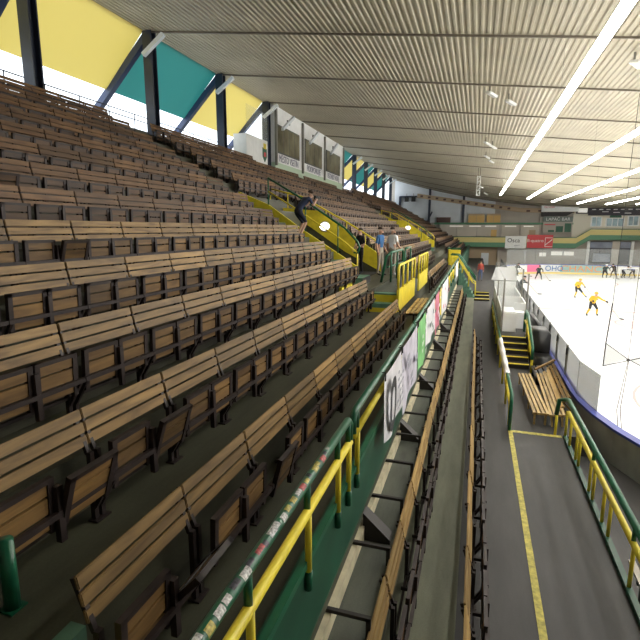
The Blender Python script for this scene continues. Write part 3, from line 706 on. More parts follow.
# lower stairs at the far end of the lower tier
t = thing('lower_stairs', 'green steps with yellow rails descending from the stand to the aisle', 'staircase', (-1.05, 34.2, 0))
for i in range(9):
    m2 = MB().mat('treadgreen'); m2.box(i * .12, i * .12 + .13, 0, 1.5, -5.0, fz(1) - .22 * i); m2.mat('greenwall'); m2.box(i * .12 + .12, i * .12 + .135, 0, 1.5, -5.0, fz(1) - .22 * i - .02); m2.obj('step', None, t)
for yy in (0., 1.5):
    m2 = MB().mat('yellow'); m2.tube([(-.6, yy, -1.95), (-.1, yy, -1.98), (.9, yy, -3.5), (1.1, yy, -3.6), (1.12, yy, -4.4)], .04, 8); m2.obj('hand_rail', None, t, True)
    m2 = MB().mat('green'); m2.tube([(-.6, yy, -1.7), (-.1, yy, -1.72), (1.1, yy, -3.3)], .045, 8); m2.obj('hand_rail', None, t, True)
    for xx, zt, zb in ((-.5, -1.7, -2.7), (.2, -2.2, -2.9), (.65, -2.8, -3.8)):
        m2 = MB().mat('yellow'); m2.tube([(xx, yy, zb), (xx, yy, zt)], .035, 8); m2.obj('post', None, t, True)
t = thing('yellow_enclosure', 'far yellow box balustrade with green rail at the front of the stand', 'railing', (-2.0, 37.2, 0))
m2 = MB().mat('yellow'); m2.box(0, .08, 0, 2.2, -2.6, -1.5); m2.box(0, .9, 0, .08, -2.6, -1.5); m2.obj('panel', None, t)
m2 = MB().mat('green'); m2.tube([(0, 0, -1.4), (0, 2.2, -1.4)], .05, 8); m2.tube([(0, 0, -1.4), (.9, 0, -1.4)], .05, 8); m2.obj('top_rail', None, t)

# ------------------------------------------------------------------ rink
IX0, IX1, IY0, IY1, RC = 2.86, 30.9, 6.5, 69.0, 8.0
def rink_path(off=0., n=14):
    x0, x1, y0, y1, r = IX0 - off, IX1 + off, IY0 - off, IY1 + off, RC + off
    pts = []
    for cx, cy, a0 in ((x1 - r, y1 - r, 0), (x0 + r, y1 - r, 90), (x0 + r, y0 + r, 180), (x1 - r, y0 + r, 270)):
        for i in range(n + 1):
            a = math.radians(a0 + 90 * i / n); pts.append((cx + r * math.cos(a), cy + r * math.sin(a)))
    return pts
def ring(mb, o0, o1, z0, z1):
    a = rink_path(o0); b = rink_path(o1); n = len(a); v = []
    for z in (z0, z1):
        v += [(p[0], p[1], z) for p in a]; v += [(p[0], p[1], z) for p in b]
    f = []
    for i in range(n):
        j = (i + 1) % n
        f += [[i, j, 2 * n + j, 2 * n + i], [n + j, n + i, 3 * n + i, 3 * n + j], [2 * n + i, 2 * n + j, 3 * n + j, 3 * n + i], [j, i, n + i, n + j]]
    mb.add(v, f)
m2 = MB().mat('ice'); pp = rink_path(0); m2.add([(p[0], p[1], ICE) for p in pp], [list(range(len(pp)))]); ice = struct('floor_ice', m2)
def icepatch(name, key, poly):
    m2 = MB().mat(key); m2.add([(p[0], p[1], ICE + .004) for p in poly], [list(range(len(poly)))]); m2.obj(name, None, ice)
icepatch('ice_line', 'blueline', [(IX0, 30.4), (IX1, 30.4), (IX1, 30.7), (IX0, 30.7)]); icepatch('ice_line', 'blueline', [(IX0, 45.4), (IX1, 45.4), (IX1, 45.7), (IX0, 45.7)])
icepatch('ice_line', 'redline', [(IX0, 37.9), (IX1, 37.9), (IX1, 38.2), (IX0, 38.2)])
icepatch('ice_emblem', 'pinkpaint', [(8.2, 34.6), (10.6, 34.2), (12.8, 32.0), (13.5, 28.6), (11.6, 27.2), (9.6, 29.6), (8.5, 32.0)])
def icearc(cx, cy, r, key, a0=0, a1=360):
    n = 40; v = []
    for i in range(n + 1):
        a = math.radians(a0 + (a1 - a0) * i / n)
        for rr in (r - .05, r + .05): v.append((cx + rr * math.cos(a), cy + rr * math.sin(a), ICE + .006))
    m2 = MB().mat(key); m2.add(v, [[2 * i, 2 * i + 1, 2 * i + 3, 2 * i + 2] for i in range(n)]); m2.obj('ice_circle', None, ice)
icearc(16.9, 38.1, 4.5, 'redline'); icearc(9.8, 17.5, 4.5, 'redline'); icearc(9.8, 58.6, 4.5, 'redline')
icearc(10.2, 33.2, 1.9, 'redline', 20, 210)
t = thing('rink_boards', 'white rink boards with blue cap rail curving around the ice', 'rink boards')
m2 = MB().mat('board'); ring(m2, .0, .06, ICE, -4.42)
bo = m2.obj('board_face', None, t)
m2 = MB().mat('boardout'); ring(m2, .06, .16, ICE - .1, -4.44); m2.obj('outer_panel', None, t)
m2 = MB().mat('capblue'); ring(m2, -.03, .17, -4.44, -4.38); m2.obj('cap_rail', None, t)
m2 = MB().mat('kick'); ring(m2, -.012, .01, ICE + .002, ICE + .22); m2.obj('kick_plate', None, t)
for a, b, k in ((3.4, 6.2, 'board'), (6.25, 7.85, 'pinkad'), (8.0, 10.2, 'board'), (10.3, 15.7, 'teal'), (17.0, 19.4, 'board'), (19.5, 26, 'adorange')):
    if a < 10.9: xa = max(a, 3.4)
    def yat(xx): 
        cx = IX0 + RC
        return IY1 if xx > cx else IY1 - RC + math.sqrt(max(0, RC * RC - (cx - xx) ** 2))
    n = 10; v = []
    for i in range(n + 1):
        xx = a + (b - a) * i / n
        for z in (ICE + .24, -4.46): v.append((xx, yat(xx) - .02, z))
    m2 = MB().mat(k); m2.add(v, [[2 * i, 2 * i + 2, 2 * i + 3, 2 * i + 1] for i in range(n)]); m2.obj('advert', None, t)
text('CHANCE', 1.05, 'adorange', t, (13.0, IY1 - .06, -4.93), (math.pi / 2, 0, 0), sx=1.25)
text('OHO', .95, 'adblue', t, (9.55, IY1 - RC + math.sqrt(RC * RC - (IX0 + RC - 9.55) ** 2) - .22, -4.93), (math.pi / 2, 0, .2), sx=1.0)
text('CHANCE', 1.05, 'banner', t, (22.8, IY1 - .06, -4.93), (math.pi / 2, 0, 0), sx=1.25)
# shields
t = thing('rink_shield', 'clear scratched glass shields standing on the rink boards along the near side', 'glass shield')
y = 14.2; i = 0
while y < 61:
    y1 = y + 1.9
    m2 = MB().mat('shield'); m2.box(2.80, 2.82, y + .02, y1 - .02, -4.38, -3.46); m2.obj('shield_pane', None, t)
    m2 = MB().mat('conc'); m2.box(2.78, 2.84, y1 - .025, y1 + .025, -4.38, -3.5 if i % 2 else -3.44); m2.obj('shield_post', None, t)
    m2 = MB().mat('iron'); m2.box(2.775, 2.845, y1 - .04, y1 + .04, -3.75, -3.55); m2.obj('clip', None, t)
    y = y1; i += 1
t2 = t
m2 = MB().mat('shield'); m2.prism([(2.80, 14.2), (2.82, 14.2), (3.04, 12.9), (3.02, 12.9)], 'z', -4.38, -3.46); m2.obj('shield_pane', None, t2)
t = thing('end_shield', 'tall clear glass shields above the far end boards', 'glass shield', (0, IY1 + .05, 0))
for j in range(12):
    m2 = MB().mat('clear'); m2.box(3.6 + j * 2.2, 5.75 + j * 2.2, (-4.3 if j < 1 else -1.3 if j < 2 else -.2 if j < 3 else 0), (-4.3 if j < 1 else -1.3 if j < 2 else -.2 if j < 3 else 0) + .02, -4.38, -2.4); m2.obj('shield_pane', None, t)

# protective netting near the corner
t = thing('protective_net', 'fine dark safety net hanging in front of the near corner of the rink', 'net')
m2 = MB().mat('net'); m2.quad((3.84, 16, -3.2), (10, 14.5, -3.2), (10, 14.5, 3.2), (3.96, 16, 3.7)); m2.obj('mesh', None, t)
m2 = MB().mat('netdark'); m2.add([(3.80, 16, -3.3), (4.4, 15.9, -3.72), (3.80, 16, -4.0)], [[0, 1, 2]]); m2.add([(4.4, 15.9, -3.72), (6.2, 15.5, -3.0), (6.2, 15.5, -4.6)], [[0, 1, 2]]); m2.obj('hem', None, t)
m2 = MB().mat('cable')
m2.tube([(3.86, 16, -2.1), (3.80, 16, -3.3), (3.79, 16, -4.0)], .018, 6); m2.tube([(3.93, 16, 3.6), (3.86, 16, -2.1)], .008, 5); m2.tube([(4.40, 15.9, 3.4), (4.40, 15.9, -3.76)], .008, 5); m2.tube([(4.95, 15.8, 3.4), (4.95, 15.8, -3.2)], .006, 5)
m2.tube([(3.80, 16, -3.3), (4.4, 15.9, -3.72), (6.2, 15.5, -4.6)], .012, 5); m2.tube([(3.79, 16, -4.0), (4.4, 15.9, -3.76), (6.2, 15.5, -3.0)], .012, 5)
m2.ball((4.4, 15.9, -3.74), .05, 8, 6)
m2.obj('cord', None, t)
t = thing('hanging_rope', 'two thin dark ropes ending in a black coil below the net', 'rope', (3.35, 12.05, -4.9))
m2 = MB().mat('cable'); m2.tube([(0, 0, .1), (.12, .9, .6), (1.05, 3.85, 1.16)], .010, 5); m2.tube([(.07, 0, .1), (.22, 1, .6), (1.07, 3.85, 1.16)], .010, 5); m2.obj('strand', None, t)
m2 = MB().mat('cable'); m2.tube([(.04 + .055 * math.cos(a * .52), -.0, .0 + .11 * math.sin(a * .52)) for a in range(13)], .018, 6); m2.obj('coil', None, t)

# ------------------------------------------------------------------ roof fittings
def flood(x, y, z, label):
    z = roofz(x, y) - .38
    t = thing('floodlight', label, 'floodlight', (x, y, z), 0, 'floodlights under the roof')
    m2 = MB().mat('conc'); m2.box(-.03, .03, -.03, .03, -.0, roofz(x, y) - z); m2.obj('stem', None, t)
    m2 = MB().mat('white'); m2.beam((0, 0, 0), (.18, -.35, -.10), .42, .10, (.3, .3, 1)); m2.obj('lamp_housing', None, t)
for i, (x, y, z) in enumerate(((.13, 23.9, 0), (.98, 25.2, 0), (.16, 36.8, 0), (.6, 38.2, 0), (.25, 43.4, 0), (.65, 46, 0), (.0, 63, 0), (.6, 68, 0), (4.5, 19.4, 0))):
    flood(x, y, z, 'small white floodlight under the roof, %s in the line above the walkway' % ordn(i + 1) if i < 8 else 'small white floodlight under the roof beside the first strip light')
t = thing('hanging_truss', 'pale lattice box hanging under the roof above the far walkway', 'truss', (-.35, 53.0, 4.3))
m2 = MB().mat('white')
for a, b in ((0, 0), (.3, 0), (0, .3), (.3, .3)): m2.beam((a, b, -1.0), (a, b, .9), .06, .06)
for q in range(5): m2.beam((0, 0, -1 + q * .38), (.3, 0, -.62 + q * .38), .04, .04); m2.box(0, .3, 0, .3, -1 + q * .46, -.97 + q * .46)
m2.obj('lattice', None, t)
m2 = MB().mat('cable'); m2.tube([(.05, .1, .9), (.05, .1, roofz(-.2, 53) - 4.3)], .02, 5); m2.tube([(.25, .1, .9), (.25, .1, roofz(-.2, 53) - 4.3)], .02, 5); m2.obj('hanger', None, t)

# ------------------------------------------------------------------ far wall things
FY = 79.9
t = thing('end_beam', 'tan perforated beam sloping under the roof along the far wall', 'beam', (0, 79.3, 0))
m2 = MB().mat('tan'); ps = [(-9.3, 5.05), (5.8, 2.75), (13.0, 2.55)]
for a, b in zip(ps, ps[1:]): m2.beam((a[0], 0, a[1]), (b[0], 0, b[1]), .3, .62)
m2.obj('web', None, t)
m2 = MB().mat('brownred')
for q in range(12):
    u = (q + .6) / 13; xx = -9.3 + 15.1 * u; zz = 5.05 - 2.3 * u; m2.box(xx - .2, xx + .2, -.18, -.15, zz - .14, zz + .14)
for q in range(4): m2.box(6.6 + q * 1.6, 7.1 + q * 1.6, -.18, -.15, 2.5, 2.75)
m2.obj('slot', None, t)
for i, xx in enumerate((-10.9, -9.85)):
    m2 = MB().mat('black'); m2.box(-.3, .3, -.3, .3, -.35, .35); m2.tube([(0, 0, .35), (0, 0, .9)], .03, 6)
    tag(m2.obj('loudspeaker', loc=(xx, 79.2, 4.5)), 'black loudspeaker hanging at the upper far corner, %s from the window side' % ORD[i + 1], 'loudspeaker', 'loudspeakers in the far corner')
t = thing('gallery', 'grey panelled gallery with green and yellow railing along the far wall', 'gallery', (0, 79.5, 0))
m2 = MB().mat('gband'); m2.box(-6.5, 13, -.15, .3, .68, .95); m2.obj('fascia', None, t)
for a, b in ((-5.7, -3.2), (-3.1, -.2), (-.1, 3.0), (3.4, 5.9), (6., 8.5)):
    m2 = MB().mat('beige'); m2.box(a, b, 0, .1, -1.4, .62); m2.obj('infill_panel', None, t)
m2 = MB().mat('lampdim')
for a, b in ((-4.2, -2.2), (-1.3, .4), (1.0, 2.6), (3.8, 5.4), (6.4, 7.8)): m2.box(a, b, -.06, -.01, .36, .5)
m2.obj('tube_lamp', None, t)
for a, b, k in ((1.9, 2.7, 'orange'), (7.2, 8.1, 'tan')):
    m2 = MB().mat(k); m2.box(a, b, -.03, 0, -1.2, -.1); m2.obj('poster', None, t)
pz = [(-5.0, -1.35), (13.4, -1.35), (15.2, -.15), (46, -.15)]
m2 = MB()
for (a, za), (b, zb) in zip(pz, pz[1:]):
    m2.mat('yband'); m2.prism([(a, za + .12), (b, zb + .12), (b, zb - .62), (a, za - .62)], 'y', -1.0, -.94)
    m2.mat('gband'); m2.prism([(a, za - .62), (b, zb - .62), (b, zb - 1.3), (a, za - 1.3)], 'y', -1.05, -.9)
    m2.mat('green'); m2.beam((a, -1.0, za + .2), (b, -1.0, zb + .2), .08, .1)
m2.obj('balcony_rail', None, t)
m2 = MB().mat('brownred'); m2.box(-5.0, -.0, .0, .25, -1.95, -1.6); m2.box(-5., 13.4, -.9, .4, -2.7, -2.6); m2.obj('deck', None, t)
for a, b, nm in ((-1.5, .85, 'first'), (1.15, 3.1, 'second')):
    m2 = MB().mat('orange'); m2.box(a, b, 79.2, 79.5, .96, 2.25); m2.mat('tan'); m2.box(a, b, 79.17, 79.2, 2.0, 2.25); m2.box((a + b) / 2 - .03, (a + b) / 2 + .03, 79.17, 79.2, .96, 2.0)
    tag(m2.obj('orange_partition'), '%s orange wooden partition on top of the far gallery' % nm, 'partition', 'orange partitions')
m2 = MB().mat('brownred'); m2.box(-6.2, -4.1, 79.2, 79.5, .96, 1.75); tag(m2.obj('brown_partition'), 'dark brown low partition at the stand end of the far gallery', 'partition')
m2 = MB().mat('navy'); m2.beam((-7.6, 79.0, 1.0), (-6.9, 79.0, 2.6), .2, .2); m2.tube([(-7.8, 79, .96), (-7.6, 79, 1.05)], .3, 8); tag(m2.obj('boom_mount'), 'dark camera boom tilted up on the far gallery corner', 'camera boom')
t = thing('lapac_scoreboard', 'slate scoreboard reading bar name in white above green panels', 'scoreboard', (10.95, 79.3, .65))
t.name = 'bar_scoreboard'
m2 = MB().mat('taupe'); m2.box(-1.95, 1.95, 0, .2, -1.15, 1.15); m2.obj('back_panel', None, t)
m2 = MB().mat('slate'); m2.box(-1.95, 1.95, -.04, 0, .42, 1.15); m2.obj('header', None, t)
text('LAPAČ BAR', .62, 'white', t, (0, -.06, .78), (math.pi / 2, 0, 0))
for a, b, z0, z1, k in ((-1.2, -.4, -1.05, -.75, 'dgreen'), (-.2, .75, -1.05, -.2, 'dgreen'), (.95, 1.8, -1.05, .2, 'dgreen'), (-1.75, -.3, -.05, .1, 'red')):
    m2 = MB().mat(k); m2.box(a, b, -.05, 0, z0, z1); m2.obj('display', None, t)
t = thing('tilted_sign', 'white tilted advertising sign hanging under the roof above the scoreboard', 'sign', (11.0, 78.9, 3.0))
m2 = MB().mat('white'); m2.beam((-2.4, 0, .0), (2.5, 0, .02), .12, 1.05); m2.obj('board', None, t)
text('TECHNIK', .35, 'red', t, (-1.4, -.08, .1), (math.pi / 2, 0, 0))
m2 = MB().mat('iron'); m2.prism([(-2.4, -.55), (2.0, -.55), (1.0, -1.1), (-2.4, -1.2)], 'y', .1, .25); m2.obj('bracket', None, t)
m2 = MB().mat('lamp' if False else 'lampdim'); m2.box(13.4, 14.6, 79.0, 79.3, 2.35, 2.95); m2.mat('plum'); m2.box(13.2, 14.8, 79.1, 79.35, 2.2, 3.3); tag(m2.obj('lit_sign'), 'small glowing yellow sign beside the dark band under the roof', 'sign')
t = thing('dark_fascia', 'long dark band with white dashes under the roof on the far wall', 'fascia', (0, 79.2, 0))
m2 = MB().mat('plum'); m2.box(14.8, 30, 0, .3, 1.95, 2.93); m2.obj('band', None, t)
m2 = MB().mat('white')
for q in range(7): m2.box(15.2 + q * .9, 15.7 + q * .9, -.03, 0, 2.7, 2.82)
for q in range(3): m2.box(16.5 + q * 1.4, 17.3 + q * 1.4, -.03, 0, 2.4 - .1 * q, 2.5 - .1 * q)
m2.obj('dash', None, t)
def loungewin(n, a, b, z0, z1, arch=False):
    m2 = MB().mat('white'); m2.box(a - .12, b + .12, 79.7, 79.8, z0 - .12, z1 + .12); o = struct('window_%d' % n, m2)
    g = MB().mat('pane')
    k = 2 if not arch else 3
    for j in range(k): g.box(a + j * (b - a) / k + .05, a + (j + 1) * (b - a) / k - .05, 79.66, 79.7, z0, z1)
    g.obj('pane', None, o)
    if arch:
        g = MB().mat('dgreen'); c = (a + b) / 2; g.prism([(c + .75 * math.cos(math.radians(q * 15)), z1 + .14 + .75 * math.sin(math.radians(q * 15))) for q in range(13)], 'y', 79.66, 79.7); g.obj('fanlight', None, o)
loungewin(1, 15.4, 16.6, .5, 1.7); loungewin(2, 17.3, 19.4, .5, 1.5, True); loungewin(3, 20.0, 21.2, .6, 1.8); loungewin(4, 24, 25.4, .6, 1.8)
t = thing('gate_opening', 'wide dark gate with blue-grey machine bay behind the far glass', 'gate', (0, 79.6, 0))
m2 = MB().mat('plum'); m2.box(15.4, 20.7, .0, .3, -4.8, -1.7); m2.obj('opening', None, t)
m2 = MB().mat('greyblue'); m2.box(15.5, 20.6, -.06, 0, -2.6, -1.75); m2.box(16.0, 18.2, -.05, 0, -4.6, -3.4); m2.obj('backdrop_panel', None, t)
for a in (15.1, 18.3, 20.65):
    m2 = MB().mat('white' if a != 18.3 else 'beige'); m2.box(a, a + (.35 if a != 18.3 else 1.0), -.15, 0, -5.4, -1.6); m2.obj('jamb', None, t)
for i, (a, b) in enumerate(((10.5, 12.0), (12.2, 13.5), (8.9, 9.8))):
    m2 = MB().mat('lampdim'); m2.box(a, b, 79.7, 79.8, -3.75 - (.2 if i == 2 else 0), -3.2 - (.2 if i == 2 else 0)); struct('window_%d' % (5 + i), m2)
m2 = MB().mat('offwhite'); m2.box(.7, 1.8, 79.75, 79.98, -6, -3.6); struct('door_1', m2)
m2 = MB().mat('tan'); m2.box(-6, 3.0, 79.9, 79.985, -5.6, -2.7); struct('wall_far_lower', m2)
t = thing('white_billboard', 'white advertising board on the far gallery railing', 'billboard', (5.4, 78.35, -1.9))
m2 = MB().mat('white'); m2.box(-1.45, 1.45, 0, .06, -.9, .9); m2.obj('board', None, t)
text('Osca', .85, 'ink', t, (-.3, -.02, .25), (math.pi / 2, 0, 0)); text('sport', .35, 'inkgrey', t, (.2, -.02, -.45), (math.pi / 2, 0, 0))
t = thing('red_billboard', 'red advertising board beside the white one on the gallery railing', 'billboard', (8.65, 78.35, -1.75))
m2 = MB().mat('red'); m2.box(-1.7, 1.75, 0, .06, -.95, .95); m2.obj('board', None, t)
text('B-quatro', .62, 'white', t, (-.6, -.02, .1), (math.pi / 2, 0, 0)); m2 = MB().mat('white')
m2.beam((.75, -.02, -.5), (1.65, -.02, .3), .02, .09); m2.box(.7, 1.7, -.03, 0, .5, .56); m2.box(.7, 1.7, -.03, 0, -.75, -.69); m2.box(.7, .76, -.03, 0, -.7, .5); m2.obj('mark', None, t)

# ------------------------------------------------------------------ people
def skinned(name, verts, edges, radii, root):
    me = bpy.data.meshes.new(name); me.from_pydata(verts, edges, [])
    o = bpy.data.objects.new(name, me); C.objects.link(o)
    md = o.modifiers.new('s', 'SKIN'); md.use_smooth_shade = True
    for i, r in enumerate(radii):
        sv = me.skin_vertices[0].data[i]; sv.radius = r if isinstance(r, tuple) else (r, r); sv.use_root = (i == root)
    sb = o.modifiers.new('u', 'SUBSURF'); sb.levels = 1; sb.render_levels = 1
    dg = bpy.context.evaluated_depsgraph_get(); ev = o.evaluated_get(dg)
    m = bpy.data.meshes.new_from_object(ev); bpy.data.objects.remove(o); bpy.data.meshes.remove(me)
    return m
BASE = dict(pel=(0, 0, .96), spi=(0, .01, 1.12), che=(0, .0, 1.33), nec=(0, .01, 1.49), jaw=(0, -.02, 1.57), hea=(0, -.01, 1.66),
            shl=(.17, 0, 1.42), ell=(.22, .03, 1.14), wrl=(.22, -.05, .89), shr=(-.17, 0, 1.42), elr=(-.22, .03, 1.14), wrr=(-.22, -.05, .89),
            hil=(.09, 0, .90), knl=(.10, -.02, .50), anl=(.10, .03, .09), tol=(.11, -.13, .04), hir=(-.09, 0, .90), knr=(-.10, -.02, .50), anr=(-.10, .03, .09), tor=(-.11, -.13, .04))
RAD = dict(pel=(.15, .11), spi=(.135, .10), che=(.16, .115), nec=.058, jaw=(.068, .075), hea=(.078, .092), shl=.068, ell=.045, wrl=.032, shr=.068, elr=.045, wrr=.032, hil=.09, knl=.058, anl=.042, tol=.038, hir=.09, knr=.058, anr=.042, tor=.038)
BONES = [('pel', 'spi'), ('spi', 'che'), ('che', 'nec'), ('nec', 'jaw'), ('jaw', 'hea'), ('che', 'shl'), ('shl', 'ell'), ('ell', 'wrl'), ('che', 'shr'), ('shr', 'elr'), ('elr', 'wrr'), ('pel', 'hil'), ('hil', 'knl'), ('knl', 'anl'), ('anl', 'tol'), ('pel', 'hir'), ('hir', 'knr'), ('knr', 'anr'), ('anr', 'tor')]
def segd(p, a, b):
    ab = b - a; t = max(0, min(1, (p - a).dot(ab) / max(ab.length_squared, 1e-9))); return (p - (a + ab * t)).length, t
def person(label, loc, rz, pose, top, legs, shoes, hair='hair', sleeve=.5, legcut=1., scale=1., padding=1., helmet=None, sock=None, glove=None, cat='person', group=None):
    J = dict(BASE); J.update(pose); ks = list(BASE); idx = {k: i for i, k in enumerate(ks)}
    R_ = {k: (tuple(q * (padding if k not in ('jaw', 'hea', 'nec') else 1) for q in RAD[k]) if isinstance(RAD[k], tuple) else RAD[k] * (padding if k not in ('nec',) else 1)) for k in ks}
    me = skinned('person', [J[k] for k in ks], [(idx[a], idx[b]) for a, b in BONES], [R_[k] for k in ks], 0)
    mats = [top, legs, shoes, 'skin'] + ([sock] if sock else []) + ([glove] if glove else [])
    # extra features joined to the same body mesh
    bm = bmesh.new(); bm.from_mesh(me); bpy.data.meshes.remove(me)
    V = {k: Vector(J[k]) for k in ks}
    for f in bm.faces:
        p = f.calc_center_median(); best = min(BONES, key=lambda b: segd(p, V[b[0]], V[b[1]])[0] / (1.0)); t_ = segd(p, V[best[0]], V[best[1]])[1]
        a, b = best; mi = 0
        if a in ('nec', 'jaw'): mi = 3
        elif a in ('shl', 'shr'): mi = 0 if t_ < sleeve * 2 else 3
        elif a in ('ell', 'elr'): mi = 0 if sleeve > .9 else (0 if t_ < (sleeve - .5) * 2 else 3)
        elif (a == 'pel' and b in ('hil', 'hir')) or a in ('hil', 'hir'): mi = 1 if a == 'pel' or t_ <= legcut * 1.2 else 3
        elif a == 'pel': mi = 0 if t_ > .35 else 1
        elif a in ('knl', 'knr'):
            mi = 1 if legcut >= 1 else 3
            if sock: mi = 4
        elif a in ('anl', 'anr'): mi = 2
        f.material_index = mi
    fw = Vector((0, -1, 0))
    hd = (V['hea'] - V['jaw']).normalized(); fwd = (fw - hd * fw.dot(hd)).normalized(); sd = hd.cross(fwd)
    def blob(c, r, mi, seg=8):
        g = bmesh.ops.create_icosphere(bm, subdivisions=1, radius=1, matrix=Matrix.Translation(c) @ Matrix.Diagonal((*r, 1)))
        for v in g['verts']:
            for f in v.link_faces: f.material_index = mi; f.smooth = True
    blob(V['jaw'] + fwd * .085 + hd * .045, (.016, .022, .022), 3)           # nose
    for s_ in (-1, 1): blob(V['jaw'] + sd * (.078 * s_) + hd * .045, (.014, .022, .032), 3)   # ears
    gi = mats.index(glove) if glove else 3
    for s_, w, e in ((1, 'wrl', 'ell'), (-1, 'wrr', 'elr')):                # hands: palm, four fingers, thumb
        d = (V[w] - V[e]).normalized(); side = d.cross(Vector((s_, .0, 0))); side = side.normalized() if side.length > .1 else Vector((0, 1, 0)); nrm = d.cross(side)
        k = 1.5 if glove else 1.
        def tubeb(pts, rs):
            t = MB(); t.tube(pts, rs, 6); o = [bm.verts.new(v) for v in t.v]
            for f in t.f:
                try: q = bm.faces.new([o[i] for i in f]); q.material_index = gi; q.smooth = True
                except ValueError: pass
        tubeb([V[w] - d * .02, V[w] + d * .045, V[w] + d * .085], [.030 * k, .040 * k, .036 * k])
        for q in range(4):
            b0 = V[w] + d * .08 + side * ((q - 1.5) * .019 * k); ln = (.060, .072, .068, .052)[q]
            tubeb([b0, b0 + d * ln * .5 + nrm * .008 * s_, b0 + d * ln + nrm * .028 * s_], [.0095 * k, .009 * k, .0075 * k])
        tubeb([V[w] + d * .03 + side * -.03, V[w] + d * .06 + side * -.055, V[w] + d * .09 + side * -.058], [.012 * k, .011 * k, .009 * k])
    me = bpy.data.meshes.new('person'); bm.to_mesh(me); bm.free()
    for m in mats: me.materials.append(M[m])
    for p in me.polygons: p.use_smooth = True
    o = link('person', me, None, loc, (0, 0, rz)); o.scale = (scale,) * 3
    tag(o, label, cat, group)
    c = V['hea'] + hd * .012; hr = (.089, .099, .088)
    m2 = MB().mat(helmet or hair); m2.ball((0, 0, 0), hr if not helmet else (.125, .14, .125), 14, 8, -.15 if helmet else .0, 1.)
    h = m2.obj('helmet' if helmet else 'hair', None, o, True)
    h.location = c - fwd * .024 + hd * (.005 if helmet else .022); h.rotation_euler = hd.to_track_quat('Z', 'Y').to_euler()
    if helmet:
        h.rotation_euler = hd.to_track_quat('Z', 'Y').to_euler()
    else:
        for s_ in (-1, 1):
            m2 = MB().mat('ink'); m2.ball(tuple(V['jaw'] + fwd * .078 + hd * .066 + sd * (.032 * s_)), .007, 6, 4); m2.obj('eye', None, o)
        m2 = MB().mat('redtop'); m2.ball(tuple(V['jaw'] + fwd * .074 - hd * .005), (.024, .01, .007), 8, 4); m2.obj('mouth', None, o)
    return o
P_ = math.pi
# photographer: bent forward, knees bent, facing along the stand (towards +y and the ice), seen from behind
person('crouching person in dark t-shirt and shorts aiming a camera on the staircase', (-5.48, 15.3, fz(6) + .0), P_ * .80,
       dict(pel=(0, .16, .84), spi=(0, .08, .98), che=(0, -.14, 1.17), nec=(0, -.27, 1.27), jaw=(0, -.36, 1.31), hea=(0, -.38, 1.41),
            shl=(.17, -.20, 1.24), ell=(.24, -.30, 1.02), wrl=(.10, -.52, 1.20), shr=(-.17, -.20, 1.24), elr=(-.24, -.30, 1.02), wrr=(-.08, -.52, 1.20),
            hil=(.10, .14, .80), knl=(.14, -.16, .48), anl=(.16, .06, .09), tol=(.18, -.11, .04), hir=(-.10, .14, .80), knr=(-.13, -.10, .50), anr=(-.15, .16, .09), tor=(-.17, -.02, .04)),
       'shirtnavy', 'shortnavy', 'shoe', sleeve=.4, legcut=.85)
ph = thing('camera', 'black camera held up to the eye by the crouching photographer', 'camera', (-5.48, 15.3, fz(6)), P_ * .80)
m2 = MB().mat('black'); m2.box(-.07, .07, -.60, -.53, 1.24, 1.35); m2.obj('camera_body', None, ph, False, .008)
m2 = MB().mat('black'); m2.tube([(0, -.60, 1.29), (0, -.72, 1.29)], .045, 12); m2.obj('lens', None, ph, True)
person('man in black t-shirt and dark trousers standing against the stair rail', (-4.28, 18.6, -1.74), -.6, dict(ell=(.24, .0, 1.14), wrl=(.12, -.22, 1.05), elr=(-.26, .04, 1.16), wrr=(-.16, -.16, .98)), 'blackc', 'blackc', 'shoe', sleeve=.4, scale=1.0)
person('man in blue shirt and beige trousers standing on the landing', (-3.42, 18.2, -1.74), 1.2, dict(ell=(.23, .06, 1.15), wrl=(.22, -.12, .92), anl=(.12, -.04, .09), tol=(.13, -.2, .04)), 'shirtblue', 'khaki', 'shoe', sleeve=.45, scale=1.02)
person('man in white t-shirt and beige trousers turned away on the landing', (-3.02, 18.55, -1.74), 2.6, dict(elr=(-.25, .03, 1.15), wrr=(-.2, -.2, 1.0)), 'shirtwhite', 'khaki', 'shoew', sleeve=.4, scale=1.02)
person('person in red top and blue jeans walking along the far aisle', (.42, 44.3, -4.4), .1, dict(knl=(.1, -.1, .5), anl=(.1, -.12, .09), tol=(.1, -.28, .04)), 'redtop', 'denim', 'shoe', sleeve=1.)
